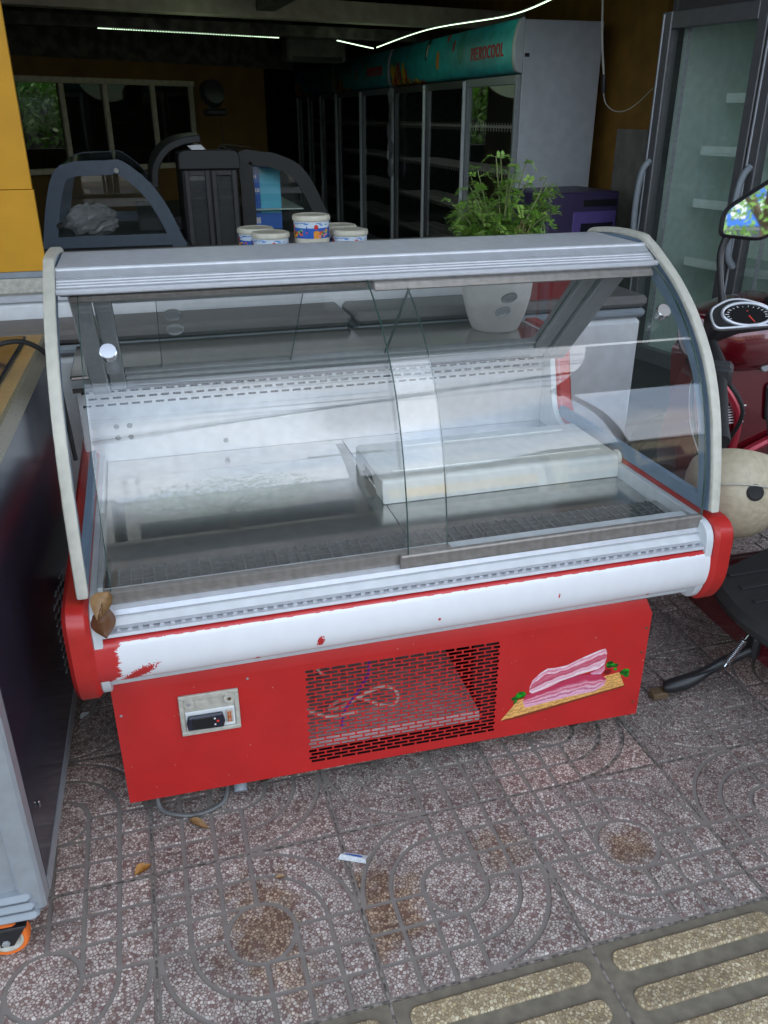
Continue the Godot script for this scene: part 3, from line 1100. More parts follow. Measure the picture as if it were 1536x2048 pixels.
# ------------------------------------------------------------------ across the street (seen mirrored in the glass)
func house(called: String, label: String, x0: float, x1: float, h: float, m: Material, floors: int, cols: int) -> Node3D:
	var t := thing(called, label, "building", Vector3(0, 0, 25.0))
	boxpart("wall", Vector3(x0, 0, 0), Vector3(x1, h, 8), m, t, 0.0)
	boxpart("parapet", Vector3(x0 - 0.1, h, -0.2), Vector3(x1 + 0.1, h + 0.25, 8), M.concrete, t, 0.02)
	for fl in floors:
		for c in cols:
			var w := (x1 - x0) / cols
			var cx := x0 + w * (c + 0.5)
			var y := 3.6 + fl * 3.1
			if y + 1.4 > h:
				continue
			var o := boxpart("window", Vector3(cx - w * 0.3, y, -0.04), Vector3(cx + w * 0.3, y + 1.4, -0.01), M.window_dark, t, 0.0)
			boxpart("sill", Vector3(cx - w * 0.34, y - 0.1, -0.14), Vector3(cx + w * 0.34, y, -0.001), M.concrete, o, 0.0)
	boxpart("shop_front", Vector3(x0 + 0.4, 0.05, -0.05), Vector3(x1 - 0.4, 2.6, -0.02), M.window_dark, t, 0.0)
	return t
func build_street() -> void:
	var a := house("street_house", "white house across the street with a blue shop sign, mirrored in the glass", -12, -1.6, 6.0, M.house_white, 1, 4)
	boxpart("sign_board", Vector3(-11.6, 2.7, -0.16), Vector3(-2.0, 3.8, -0.07), M.sign_blue, a, 0.01)
	text("VÕ BÌNH", 0.7, M.print_white, a, Vector3(-6.8, 3.25, -0.165), Vector3(0, PI, 0))
	var b := house("street_house", "low cream house across the street with an orange sign, mirrored in the glass", -1.2, 13.0, 5.4, M.house_white, 0, 5)
	boxpart("sign_board", Vector3(7.2, 1.9, -0.16), Vector3(12.6, 3.2, -0.07), M.sign_yellow, b, 0.01)
	house("street_house", "tall grey house across the street, mirrored at the right end of the glass", 13.4, 28, 6.5, M.house_cream, 1, 5)
	for q in [[1.4, 16.2, 2.9, "leafy green street tree at the far kerb, mirrored low in the glass left"], [-3.4, 16.6, 3.0, "second leafy street tree standing farther along the far kerb"]]:
		var t := thing("street_tree", q[3], "tree", Vector3(q[0], 0, q[1]), 0.0, "trees along the far kerb")
		var tr := MB.new()
		tr.tube([Vector3(0, 0, 0), Vector3(0.05, 1.2, 0), Vector3(0, 2.6, 0.1)], [0.14, 0.11, 0.08], 8)
		for k in 5:
			var an := TAU * k / 5.0
			tr.tube([Vector3(0, 2.2, 0.05), Vector3(cos(an) * 0.6, 3.0, sin(an) * 0.6), Vector3(cos(an) * 1.2, 3.6, sin(an) * 1.1)], [0.07, 0.05, 0.02], 6)
		part(tr, "trunk", M.bark, t)
		var lf := MB.new()
		for k in 2600:
			var d := Vector3(rng.randfn(), rng.randfn() * 0.75, rng.randfn()).normalized() * pow(rng.randf(), 0.4) * float(q[2]) * 0.75
			var p := Vector3(0, 3.5, 0) + d
			leaf_at(lf, p, Vector3(rng.randfn(), rng.randfn(), rng.randfn()).normalized(), 0.16)
		part(lf, "crown", M.leaf, t, 1.0)
	var nt := thing("added_shade_tree", "unseen broad leafy tree added left of the camera to block side skylight", "tree", Vector3(-2.9, 0, 2.7))  # unseen tree, added to cut side skylight from the left
	var ntr := MB.new()
	ntr.tube([Vector3(0, -0.02, 0), Vector3(0.06, 1.2, 0.02), Vector3(0.0, 2.6, 0.0)], [0.16, 0.13, 0.10], 10)
	for k in 6:
		var an := TAU * k / 6.0
		ntr.tube([Vector3(0, 2.4, 0), Vector3(cos(an) * 0.7, 3.2, sin(an) * 0.7), Vector3(cos(an) * 1.4, 3.9, sin(an) * 1.3)], [0.08, 0.05, 0.02], 6)
	part(ntr, "trunk", M.bark, nt)
	var nlf := MB.new()
	for k in 5200:
		var d := Vector3(rng.randfn(), rng.randfn() * 0.8, rng.randfn()).normalized() * pow(rng.randf(), 0.42) * 1.75
		leaf_at(nlf, Vector3(0, 3.9, 0) + d, Vector3(rng.randfn(), rng.randfn() - 0.4, rng.randfn()).normalized(), 0.17)
	part(nlf, "crown", M.leaf, nt, 1.0)
	var aw := thing("added_awning", "unseen dark fabric awning added to block sky on the right, mirrored at the glass's right end", "awning", Vector3(2.7, 0, 0.82))  # out-of-view awning, added to block right-front sky; glass mirrors its dark shape
	var ab := MB.new()
	ab.prism(V2([0.0, 3.75, 1.7, 3.15, 1.72, 2.95, 1.735, 2.95, 1.735, 3.16, 0.0, 3.79]), Vector3.ZERO, Vector3.BACK, Vector3.UP, -4.6, 0.0, 0.0)
	part(ab, "fabric", M.charcoal, aw)
	for x in [0.05, 4.55]:
		var ap := MB.new()
		ap.tube([Vector3(x, -0.02, 1.70), Vector3(x, 3.15, 1.70)], 0.03, 10)
		part(ap, "post", M.dull_alu, aw)
	for q in [[-1.35, -13.6, 0.95, "green leafy tree added behind the shop, standing in for leaves mirrored in the rear left window"], [-0.45, -13.9, 0.9, "second leafy tree added behind the shop for the mirrored leaves, nearer the fan"]]:
		var t := thing("leaf_reflection_tree", q[3], "tree", Vector3(q[0], -0.14, q[1]), 0.0, "trees added behind the shop")  # added trees, standing in for leaves reflected in the window panes
		var tr := MB.new()
		tr.tube([Vector3(0, 0, 0), Vector3(0.04, 0.8, 0), Vector3(0, 2.2, 0.05)], [0.06, 0.05, 0.02], 7)
		part(tr, "trunk", M.bark, t)
		var lf := MB.new()
		for k in 900:
			var d := Vector3(rng.randfn(), rng.randfn(), rng.randfn()).normalized() * pow(rng.randf(), 0.45) * float(q[2])
			leaf_at(lf, Vector3(0, 1.9, 0) + d, Vector3(rng.randfn(), rng.randfn() - 0.6, rng.randfn()).normalized(), 0.15)
		part(lf, "crown", M.leaf, t, 1.0)
	var gw := thing("added_sky_screen", "added wall blocking the sky behind the added trees, beyond the rear window", "wall", Vector3(0, -0.14, -15.2))  # added screen wall, keeps bright sky out behind these trees
	boxpart("wall", Vector3(-6, 0, -0.2), Vector3(5, 3.6, 0), M.dark_wall, gw, 0.0)
	var pole := thing("utility_pole", "concrete utility pole across the street with sagging cables", "pole", Vector3(4.2, 0, 16.0))
	var pb := MB.new()
	pb.tube([Vector3(0, 0, 0), Vector3(0, 8, 0)], [0.16, 0.11], 10)
	pb.box(Vector3(-0.9, 6.6, -0.06), Vector3(0.9, 6.75, 0.06), 0.01)
	part(pb, "shaft", M.concrete, pole)
	var cl := [[-14.0, 5.6, 3.4, 14.0, 5.2, 3.2, 0.016, 0.7], [-14.0, 5.3, 3.5, 14.0, 5.0, 3.4, 0.014, 0.8], [-14.0, 6.4, 5.0, 14.0, 6.2, 5.2, 0.016, 0.5], [-9.0, 5.2, 9.0, 7.0, 5.4, 1.1, 0.06, 0.9], [-9.0, 5.5, 9.2, 7.0, 5.5, 1.2, 0.03, 0.8], [-14.0, 4.8, 2.6, 14.0, 4.4, 2.2, 0.018, 0.9], [-14.0, 5.0, 2.4, 14.0, 4.5, 2.0, 0.014, 0.8], [-20.0, 7.2, 15.8, 20.0, 7.0, 15.8, 0.02, 0.6], [-4.0, 4.5, 1.2, 9.0, 4.5, 1.3, 0.012, 0.25], [-4.0, 4.4, 1.3, 9.0, 4.6, 1.5, 0.014, 0.5], [0.0, 4.6, 1.1, 6.0, 4.3, 1.9, 0.012, 0.6], [1.0, 4.3, 1.8, 6.0, 4.6, 1.15, 0.012, 0.4]]
	var names := ["thin cable of the upper pair over the near lane, mirrored in the glass", "lower cable of the pair over the near lane, mirrored in the glass", "thin cable over the middle of the road, mirrored in the glass", "thickest cable bundle crossing the road slantwise, mirrored in the glass", "thinner slanting cable running above the thickest bundle", "upper cable of the pair strung above the kerb", "lower cable of the pair strung above the kerb", "highest cable, on the far side of the road", "straightest cable just beyond the canopy edge", "most sagging cable just beyond the canopy edge", "short cable slanting away from the canopy edge", "short cable slanting back toward the canopy edge"]
	for i in cl.size():
		var q: Array = cl[i]
		var c := thing("overhead_cable", names[i], "cable", Vector3.ZERO, 0.0, "cables over the street")
		var path := []
		for k in 25:
			var u := k / 24.0
			path.append(Vector3(q[0], q[1], q[2]).lerp(Vector3(q[3], q[4], q[5]), u) - Vector3(0, q[7] * 4 * u * (1 - u), 0))
		var cb := MB.new()
		cb.tube(path, q[6], 6)
		part(cb, "wire", M.black_rubber, c)
func leaf_at(b: MB, p: Vector3, d: Vector3, s: float) -> void:
	var e := d.cross(Vector3(rng.randfn(), rng.randfn(), rng.randfn())).normalized()
	b.quad(p, p + d * s * 0.5 + e * s * 0.25, p + d * s, p + d * s * 0.5 - e * s * 0.25)

# ------------------------------------------------------------------ the display case
const CASE_AT := Vector3(-0.0941, 0, -0.0996)
const CASE_L := 1.46
func case_arc() -> PackedVector2Array:   # outline of the end trims, (z, y), from the rear top to the front tip
	return smooth(V2([-0.720, 1.138, -0.690, 1.160, -0.577, 1.173, -0.455, 1.173, -0.420, 1.163, -0.371, 1.141, -0.285, 1.094, -0.205, 1.034, -0.135, 0.960, -0.093, 0.895, -0.060, 0.820, -0.036, 0.740, -0.020, 0.670, -0.011, 0.615]), 4)
func glass_arc() -> PackedVector2Array:
	return smooth(V2([-0.372, 1.118, -0.330, 1.098, -0.285, 1.072, -0.220, 1.023, -0.152, 0.951, -0.111, 0.886, -0.079, 0.812, -0.055, 0.735, -0.040, 0.665, -0.032, 0.590]), 5)
func build_case() -> void:
	var c := thing("display_case", "red and white refrigerated display case with curved glass front on the pavement", "display case", CASE_AT)
	var L := CASE_L
	# --- lower body
	var tub := MB.new()
	tub.px(V2([-0.02, 0.43, -0.035, 0.395, -0.30, 0.375, -1.06, 0.375, -1.06, 0.535, -0.06, 0.535, -0.03, 0.50]), 0.05, L - 0.05, 0.0)
	part(tub, "tub", M.liner, c)
	var rear := MB.new()
	rear.px(V2([-1.06, 0.536, -1.06, 0.82, -0.78, 0.82, -0.80, 0.79, -0.99, 0.775, -0.99, 0.66, -0.882, 0.62, -0.882, 0.536]), 0.012, L - 0.051, 0.0)
	part(rear, "rear_housing", M.liner, c)
	var outline := fillet(V2([0.022, 0.602, -0.775, 0.590, -0.835, 0.800, -0.90, 0.835, -1.08, 0.835, -1.08, 0.375, -0.02, 0.372, 0.024, 0.44]), [0.055, 0.075, 0.03, 0.03, 0.01, 0.03, 0.03, 0.04], 7)
	var liner := fillet(V2([0.010, 0.594, -0.780, 0.581, -0.843, 0.794, -0.905, 0.828, -1.07, 0.828, -1.07, 0.383, -0.02, 0.381, 0.012, 0.445]), [0.055, 0.075, 0.03, 0.03, 0.01, 0.03, 0.03, 0.04], 7)
	var low_outline := fillet(V2([0.022, 0.602, -1.08, 0.586, -1.08, 0.375, -0.02, 0.372, 0.024, 0.44]), [0.055, 0.01, 0.03, 0.03, 0.04], 7)
	var low_liner := fillet(V2([0.010, 0.594, -1.07, 0.578, -1.07, 0.383, -0.02, 0.381, 0.012, 0.445]), [0.055, 0.01, 0.03, 0.03, 0.04], 7)
	for e in [0, 1]:
		var cap := MB.new()
		cap.px(outline if e == 1 else low_outline, 0.0 if e == 0 else L - 0.048, 0.048 if e == 0 else L, 0.008)
		part(cap, "end_cap", M.red_cap, c)
		var ln := MB.new()
		ln.px(liner if e == 1 else low_liner, 0.0481 if e == 0 else L - 0.066, 0.066 if e == 0 else L - 0.0481, 0.002)
		part(ln, "end_liner", M.liner, c)
	# --- bumper with its worn paint; the picture runs along the front
	var bp := smooth(V2([-0.012, 0.527, 0.003, 0.5245, 0.012, 0.512, 0.016, 0.485, 0.014, 0.458, 0.006, 0.436, -0.004, 0.425, -0.016, 0.420]), 3)
	var bump := MB.new()
	var run := [0.0]
	for i in range(1, bp.size()):
		run.append(run[i - 1] + bp[i].distance_to(bp[i - 1]))
	var xs := []
	for i in 13:
		xs.append(lerpf(0.046, L - 0.046, i / 12.0))
	for i in bp.size() - 1:
		for k in 12:
			var u0: float = (xs[k] - 0.046) / (L - 0.092)
			var u1: float = (xs[k + 1] - 0.046) / (L - 0.092)
			var w0: float = run[i] / run[-1]
			var w1: float = run[i + 1] / run[-1]
			bump.quad_uv(Vector3(xs[k], bp[i + 1].y, bp[i + 1].x), Vector3(xs[k + 1], bp[i + 1].y, bp[i + 1].x), Vector3(xs[k + 1], bp[i].y, bp[i].x), Vector3(xs[k], bp[i].y, bp[i].x), Vector2(u0, w1), Vector2(u1, w1), Vector2(u1, w0), Vector2(u0, w0))
	for e in [0, 12]:
		var poly := bp.duplicate()
		var ix := Geometry2D.triangulate_polygon(poly)
		for t in range(0, ix.size(), 3):
			var pp := []
			for k in 3:
				pp.append(Vector3(xs[e], poly[ix[t + k]].y, poly[ix[t + k]].x))
			bump.face(pp, Vector3(0.7, 0.47, 0))
	part(bump, "bumper", M.bumper, c)
	# --- price rail, sloping panel, glass channels
	var rail := MB.new()
	rail.px(V2([-0.03, 0.529, 0.002, 0.529, 0.004, 0.531, 0.002, 0.537, -0.004, 0.5385, -0.015, 0.5388, -0.015, 0.5425, -0.0055, 0.5430, -0.012, 0.546, -0.03, 0.55]), 0.048, L - 0.05, 0.0)
	part(rail, "price_rail", M.aluminium, c)
	var bridge := MB.new()
	for i in 66:
		var x := 0.0735 + i * 0.0202
		bridge.box(Vector3(x, 0.5389, -0.0145), Vector3(x + 0.0082, 0.5424, -0.0050), 0.0)
	var da := part(bridge, "rail_bridges", M.aluminium, c)
	da.set_meta("kind", "stuff")
	var slope := MB.new()
	slope.px(V2([-0.012, 0.5462, -0.044, 0.566, -0.05, 0.566, -0.05, 0.5505, -0.03, 0.5505]), 0.05, L - 0.055, 0.0)
	part(slope, "sloping_panel", M.white_panel, c)
	var track := MB.new()
	track.px(V2([-0.0445, 0.5665, -0.024, 0.561, -0.022, 0.564, -0.030, 0.571, -0.034, 0.569, -0.043, 0.574, -0.075, 0.574, -0.075, 0.5665]), 0.05, L - 0.055, 0.0)
	part(track, "glass_track", M.aluminium, c)
	var h1 := MB.new()
	h1.px(V2([-0.045, 0.5745, -0.040, 0.602, -0.043, 0.604, -0.056, 0.604, -0.060, 0.5745]), 0.068, 0.788, 0.0015)
	part(h1, "pane_holder", M.stainless_rail, c)
	var h2 := MB.new()
	h2.px(V2([-0.031, 0.5712, -0.026, 0.600, -0.029, 0.603, -0.0385, 0.603, -0.0385, 0.5712]), 0.672, L - 0.062, 0.0015)
	part(h2, "pane_holder", M.stainless_rail, c)
	var inner := MB.new()
	inner.px(V2([-0.060, 0.5745, -0.064, 0.590, -0.085, 0.590, -0.098, 0.574]), 0.066, L - 0.075, 0.002)
	part(inner, "inner_sill", M.liner, c)
	# --- curved front panes
	var ga := glass_arc()
	var lp := MB.new()
	lp.px(ribbon(ga, -0.019, -0.013), 0.092, 0.780, 0.0)
	part(lp, "front_pane", M.pane, c, 50)
	var rp := MB.new()
	rp.px(ribbon(ga, -0.003, 0.003), 0.690, L - 0.062, 0.0)
	part(rp, "front_pane", M.pane, c, 50)
	for q in [[0.0905, 0.0918, -0.019, -0.013], [0.7802, 0.7815, -0.019, -0.013], [0.6885, 0.6898, -0.003, 0.003], [L - 0.0618, L - 0.0605, -0.003, 0.003]]:
		var ed := MB.new()
		ed.px(ribbon(ga, q[2], q[3]), q[0], q[1], 0.0)
		part(ed, "pane_edge", M.glass_edge, c, 50)
	for q in [[0.142, -0.013, 1.024, -0.218], [1.332, 0.003, 1.026, -0.212]]:
		var kn := MB.new()
		var nrm := Vector3(0, 0.66, 0.75).normalized()
		var ax := Vector3.RIGHT
		kn.xf = Transform3D(Basis(ax, nrm, ax.cross(nrm)), Vector3(q[0], q[2], q[3]) + nrm * (0.005 if q[1] > 0 else -0.009))
		kn.lathe([Vector2(0.0, -0.004), Vector2(0.013, -0.004), Vector2(0.013, 0.010), Vector2(0.0165, 0.010), Vector2(0.0165, 0.019), Vector2(0.015, 0.0205), Vector2(0, 0.0205)], 24)
		part(kn, "glass_knob", M.chrome, c)
	# --- end frames: cream trim, blue seal, side pane
	var arc := case_arc()
	var inner_arc := offset_line(arc, -0.016)
	for e in [0, 1]:
		var xa := 0.031 if e == 0 else L - 0.053
		var xb := xa + 0.022
		var tr := MB.new()
		tr.px(ribbon(arc, -0.015, 0.0), xa, xb, 0.003)
		part(tr, "end_trim", M.cream_trim, c, 50)
		var se := MB.new()
		se.px(ribbon(arc, -0.060, -0.0152), xa + 0.003, xb - 0.003, 0.0)
		se.px(V2([-0.047, 0.606, -0.055, 0.637, -0.60, 0.632, -0.775, 0.628, -0.78, 0.597]), xa + 0.0035, xb - 0.0035, 0.0)
		part(se, "seal_frame", M.blue_seal, c, 50)
		var poly := offset_line(arc, -0.057)
		poly.append_array(V2([-0.06, 0.62, -0.77, 0.615, -0.838, 0.80]))
		var sp := MB.new()
		sp.px(poly, xa + 0.008, xb - 0.008, 0.0)
		part(sp, "side_pane", M.pane, c)
	# --- aluminium top
	var prof := PackedVector2Array()
	prof.append(Vector2(-0.675, 1.118))
	prof.append(Vector2(-0.675, 1.146))
	prof.append(Vector2(-0.668, 1.152))
	var z := -0.655
	while z < -0.44:
		prof.append(Vector2(z, 1.1525)); prof.append(Vector2(z + 0.009, 1.1525)); prof.append(Vector2(z + 0.0098, 1.1516)); prof.append(Vector2(z + 0.0112, 1.1516))
		z += 0.012
	var a0 := Vector2(-0.423, 1.152)
	var dir := (Vector2(-0.352, 1.1135) - a0).normalized()
	var nor := Vector2(-dir.y, dir.x)
	for q in [[-0.006, 0.0], [-0.003, 0.0025], [0.001, 0.0035], [0.004, 0.0025], [0.006, 0.0], [0.029, 0.0], [0.0295, -0.003], [0.0325, -0.003], [0.033, 0.001], [0.0385, 0.001], [0.040, -0.001], [0.0425, -0.001], [0.0435, 0.001], [0.0475, 0.001], [0.049, -0.001], [0.0515, -0.001], [0.0525, 0.001], [0.0565, 0.001], [0.058, -0.001], [0.061, -0.001], [0.0625, 0.001], [0.067, 0.0015], [0.0695, 0.0045], [0.074, 0.006], [0.0785, 0.0045], [0.0805, 0.0], [0.079, -0.004]]:
		prof.append(a0 + dir * q[0] + nor * q[1])
	prof.append(Vector2(-0.385, 1.1125))
	prof.append(Vector2(-0.42, 1.122))
	var top := MB.new()
	top.px(prof, 0.0535, L - 0.0535, 0.0)
	part(top, "top_profile", M.aluminium, c, 25)
	var t1 := MB.new()
	t1.px(V2([-0.400, 1.100, -0.383, 1.090, -0.378, 1.0925, -0.376, 1.103, -0.392, 1.1115]), 0.075, 0.80, 0.001)
	part(t1, "top_pane_rail", M.stainless_rail, c)
	var t2 := MB.new()
	t2.px(V2([-0.374, 1.103, -0.362, 1.0905, -0.352, 1.087, -0.349, 1.090, -0.353, 1.100, -0.366, 1.1115]), 0.706, L - 0.065, 0.001)
	part(t2, "top_pane_rail", M.stainless_rail, c)
	var t3 := MB.new()
	t3.px(V2([-0.52, 1.090, -0.402, 1.100, -0.402, 1.112, -0.52, 1.112]), 0.056, L - 0.056, 0.0)
	part(t3, "top_underside", M.dull_alu, c)
	# --- leaning rear frame with sliding doors
	var fr := Node3D.new()
	fr.name = "rear_frame"
	c.add_child(fr)
	fr.position = Vector3(0, 0.812, -0.748)
	fr.rotation.x = PI / 4    # y axis runs up the lean, z is its front
	var H := 0.40
	for q in [[0.066, 0.108, 0.012], [0.112, 0.150, 0.0], [1.288, 1.33, 0.0], [1.334, 1.394, 0.012]]:
		var pb := MB.new()
		pb.box(Vector3(q[0], -0.02, -0.03 + q[2]), Vector3(q[1], H + 0.02, 0.006 + q[2]), 0.003)
		part(pb, "post", M.dull_alu, fr)
	var rb := MB.new()
	rb.box(Vector3(0.1505, -0.012, -0.03), Vector3(1.2875, 0.028, 0.004), 0.003)
	rb.box(Vector3(0.1505, 0.0285, -0.022), Vector3(1.2875, 0.044, -0.004), 0.001)
	part(rb, "bottom_rail", M.dull_alu, fr)
	var rt := MB.new()
	rt.box(Vector3(0.1505, H - 0.042, -0.03), Vector3(1.2875, H, 0.004), 0.003)
	part(rt, "top_rail", M.dull_alu, fr)
	var dz := [[0.151, 0.575, -0.008], [0.245, 0.842, -0.016], [0.836, 1.287, -0.008]]
	for q in dz:
		var door := MB.new()
		door.box(Vector3(q[0], 0.035, q[2] - 0.0025), Vector3(q[1], H - 0.03, q[2] + 0.0025), 0.0)
		var dn := part(door, "sliding_door", M.pane, fr)
		var ed := MB.new()
		ed.box(Vector3(q[1] + 0.0001, 0.0445, q[2] - 0.0027), Vector3(q[1] + 0.0016, H - 0.0425, q[2] + 0.0027), 0.0)
		ed.box(Vector3(q[0] - 0.0016, 0.0445, q[2] - 0.0027), Vector3(q[0] - 0.0001, H - 0.0425, q[2] + 0.0027), 0.0)
		part(ed, "door_edge", M.glass_edge, dn)
	for q in [[0.278, 0.292], [1.118, 0.28]]:
		for k in 2:
			var pull := MB.new()
			pull.xf = Transform3D(Basis(Vector3.RIGHT, PI / 2), Vector3(q[0] + 0.004 * k, q[1] - 0.062 * k, -0.006))
			pull.lathe([Vector2(0.021, 0.0), Vector2(0.021, 0.004), Vector2(0.0165, 0.006), Vector2(0.0155, 0.002), Vector2(0, 0.002)], 24)
			part(pull, "finger_pull", M.dull_alu, fr)
	# --- stainless deck behind the doors
	var dk := MB.new()
	dk.box(Vector3(0.014, 0.8205, -1.10), Vector3(L - 0.067, 0.832, -0.775), 0.003)
	part(dk, "rear_deck", M.stainless, c)
	# --- cold well
	var mesh_strip := MB.new()
	mesh_strip.px(V2([-0.765, 0.800, -0.872, 0.778, -0.872, 0.770, -0.765, 0.790]), 0.016, L - 0.068, 0.0)
	part(mesh_strip, "fan_mesh", M.dark_mesh, c)
	var bpnl := MB.new()
	# back panel: sheet with three staggered rows of slots
	var ys := [0.554, 0.716, 0.7225, 0.7345, 0.741, 0.753, 0.7595, 0.7695]
	for k in range(0, 8, 2):
		bpnl.box(Vector3(0.016, ys[k], -0.8735), Vector3(L - 0.067, ys[k + 1], -0.8715), 0.0)
	for r in 3:
		var x := 0.016
		var first := true
		while x < L - 0.07:
			var w := 0.010
			if first and r % 2 == 1:
				w = 0.026
			first = false
			bpnl.box(Vector3(x, ys[r * 2 + 1], -0.8735), Vector3(minf(x + w, L - 0.067), ys[r * 2 + 2], -0.8715), 0.0)
			x += w + 0.022
	part(bpnl, "back_panel", M.back_panel, c)
	var coil := MB.new()  # dark fins added in the cavity so the slots read as shaded
	coil.box(Vector3(0.02, 0.655, -0.988), Vector3(CASE_L - 0.075, 0.772, -0.975), 0.0)
	for k in 92:
		coil.box(Vector3(0.025 + 0.0147 * k, 0.655, -0.9749), Vector3(0.0262 + 0.0147 * k, 0.772, -0.884), 0.0)
	part(coil, "added_dark_fins", M.charcoal, c)
	for q in [[0.0665, 0.7428], [0.7442, L - 0.0665]]:
		var fp := MB.new()
		fp.box(Vector3(q[0], 0.5365, -0.871), Vector3(q[1], 0.5535, -0.205), 0.0015)
		part(fp, "floor_plate", M.stainless, c)
	for q in [[0.105, 0.655], [0.105, 0.622], [0.14, 0.655], [0.14, 0.622], [0.40, 0.585]]:
		var sc := MB.new()
		sc.xf = Transform3D(Basis(Vector3.RIGHT, PI / 2), Vector3(q[0], q[1], -0.8714))
		sc.lathe([Vector2(0.0075, 0.0), Vector2(0.006, 0.002), Vector2(0, 0.0026)], 12)
		part(sc, "rivet", M.dull_alu, c)
	# --- black air grille along the front, two lengths
	for q in [[0.10, 0.905], [0.91, 1.37]]:
		var gr := MB.new()
		for k in 5:
			var zz := -0.198 + 0.0235 * k
			gr.box(Vector3(q[0], 0.556, zz), Vector3(q[1], 0.5665, zz + 0.0035), 0.0)
		var x: float = q[0]
		while x < q[1] - 0.003:
			gr.box(Vector3(x, 0.5667, -0.198), Vector3(x + 0.0038, 0.5700, -0.1005), 0.0)
			x += 0.0235
		part(gr, "air_grille", M.grille_plastic, c)
	var well := MB.new()
	well.box(Vector3(0.067, 0.5362, -0.2045), Vector3(L - 0.067, 0.538, -0.10), 0.0)
	part(well, "drain_well", M.dull_alu, c)
	for e in [0, 1]:
		var gend := MB.new()
		var xx := 0.072 if e == 0 else 1.3705
		gend.box(Vector3(xx, 0.5385, -0.2), Vector3(xx + (0.027 if e == 0 else 0.02), 0.566, -0.098), 0.001)
		part(gend, "grille_end", M.stainless, c)
	# left end: folded aluminium angle with a bolt in front of the side pane
	var ang := MB.new()
	ang.px(V2([-0.045, 0.60, -0.37, 0.60, -0.37, 0.625, -0.33, 0.613, -0.05, 0.613]), 0.0665, 0.0765, 0.001)
	part(ang, "side_angle", M.dull_alu, c)
	build_base(c)
func build_base(c: Node3D) -> void:
	var base := Node3D.new()
	base.name = "base"
	c.add_child(base)
	base.position = Vector3(0.058, 0, -0.055)
	base.rotation.y = -0.0288
	var W := 1.242
	# front panel round the grille opening
	var y0 := 0.060
	var y1 := 0.360
	var gx0 := 0.403
	var gx1 := 0.856
	var gy0 := 0.083
	var gy1 := 0.345
	var fp := MB.new()
	fp.box(Vector3(0, y0, -0.0012), Vector3(gx0, y1, 0), 0.0)
	fp.box(Vector3(gx1, y0, -0.0012), Vector3(W, y1, 0), 0.0)
	fp.box(Vector3(gx0, y0, -0.0012), Vector3(gx1, gy0, 0), 0.0)
	fp.box(Vector3(gx0, gy1, -0.0012), Vector3(gx1, y1, 0), 0.0)
	fp.quad(Vector3(0, y1, 0), Vector3(W, y1, 0), Vector3(W - 0.012, 0.394, -0.014), Vector3(0, 0.394, -0.014))
	fp.box(Vector3(0, y0, -0.9), Vector3(0.0012, 0.374, -0.0013), 0.0)
	fp.box(Vector3(W - 0.0012, y0, -0.9), Vector3(W, y1, -0.0013), 0.0)
	var front := part(fp, "front_panel", M.red_paint, base)
	var g := MB.new()
	var rows := 26
	var pitch := (gy1 - gy0) / rows
	for r in rows + 1:
		var yy := gy0 + pitch * r
		g.box(Vector3(gx0, maxf(yy - 0.0014, gy0), -0.0011), Vector3(gx1, minf(yy + 0.0014, gy1), -0.0001), 0.0)
	for r in rows:
		var x := gx0 + (0.0 if r % 2 == 0 else 0.018)
		while x < gx1:
			g.box(Vector3(x, gy0 + pitch * r + 0.0014, -0.0011), Vector3(minf(x + 0.0045, gx1), gy0 + pitch * (r + 1) - 0.0014, -0.0001), 0.0)
			x += 0.036
	part(g, "vent_grille", M.red_paint, front)
	for q in [[1.229, 0.250, 0.0032], [1.232, 0.320, 0.0036], [0.278, 0.347, 0.0028], [1.226, 0.10, 0.003], [0.012, 0.30, 0.003]]:
		var sw0 := MB.new()
		sw0.prism(ell(q[0], q[1], q[2], q[2], 12), Vector3.ZERO, Vector3.RIGHT, Vector3.UP, 0.0002, 0.0018, 0.0006)
		part(sw0, "screw", M.bark if q[0] > 1.0 else M.dull_alu, front)
	# machine tray, post, cables behind the grille
	var tray := MB.new()
	tray.box(Vector3(0.02, 0.060, -0.9), Vector3(W - 0.02, 0.066, -0.02), 0.0)
	part(tray, "base_plate", M.black_plastic, base)
	var pl := MB.new()
	pl.box(Vector3(0.34, 0.112, -0.75), Vector3(0.83, 0.122, -0.035), 0.002)
	pl.box(Vector3(0.34, 0.096, -0.036), Vector3(0.83, 0.1125, -0.0335), 0.001)
	part(pl, "machine_plate", M.steel_plate, base)
	var po := MB.new()
	po.box(Vector3(0.84, 0.066, -0.12), Vector3(0.875, 0.36, -0.05), 0.002)
	part(po, "corner_post", M.charcoal, base)
	var comp := MB.new()
	comp.xf = Transform3D(Basis(), Vector3(0.30, 0.07, -0.30))
	comp.lathe([Vector2(0.0, 0), Vector2(0.08, 0), Vector2(0.09, 0.03), Vector2(0.09, 0.12), Vector2(0.07, 0.17), Vector2(0, 0.19)], 20)
	part(comp, "compressor", M.black_plastic, base)
	var cond := MB.new()
	cond.box(Vector3(0.1, 0.07, -0.80), Vector3(0.5, 0.34, -0.77), 0.0)
	part(cond, "inner_wall", M.charcoal, base)
	var lp := MB.new()
	var path := []
	for k in 29:
		var t := k / 28.0 * TAU * 1.02
		path.append(Vector3(0.555 + 0.085 * sin(t), 0.150 + 0.045 * cos(t) * absf(cos(t * 0.5)) + 0.018 * sin(2 * t), -0.10 + 0.02 * cos(t)))
	lp.tube(smooth3(path, 2), 0.0045, 6)
	part(lp, "white_cable", M.wire_white, base)
	var lb := MB.new()
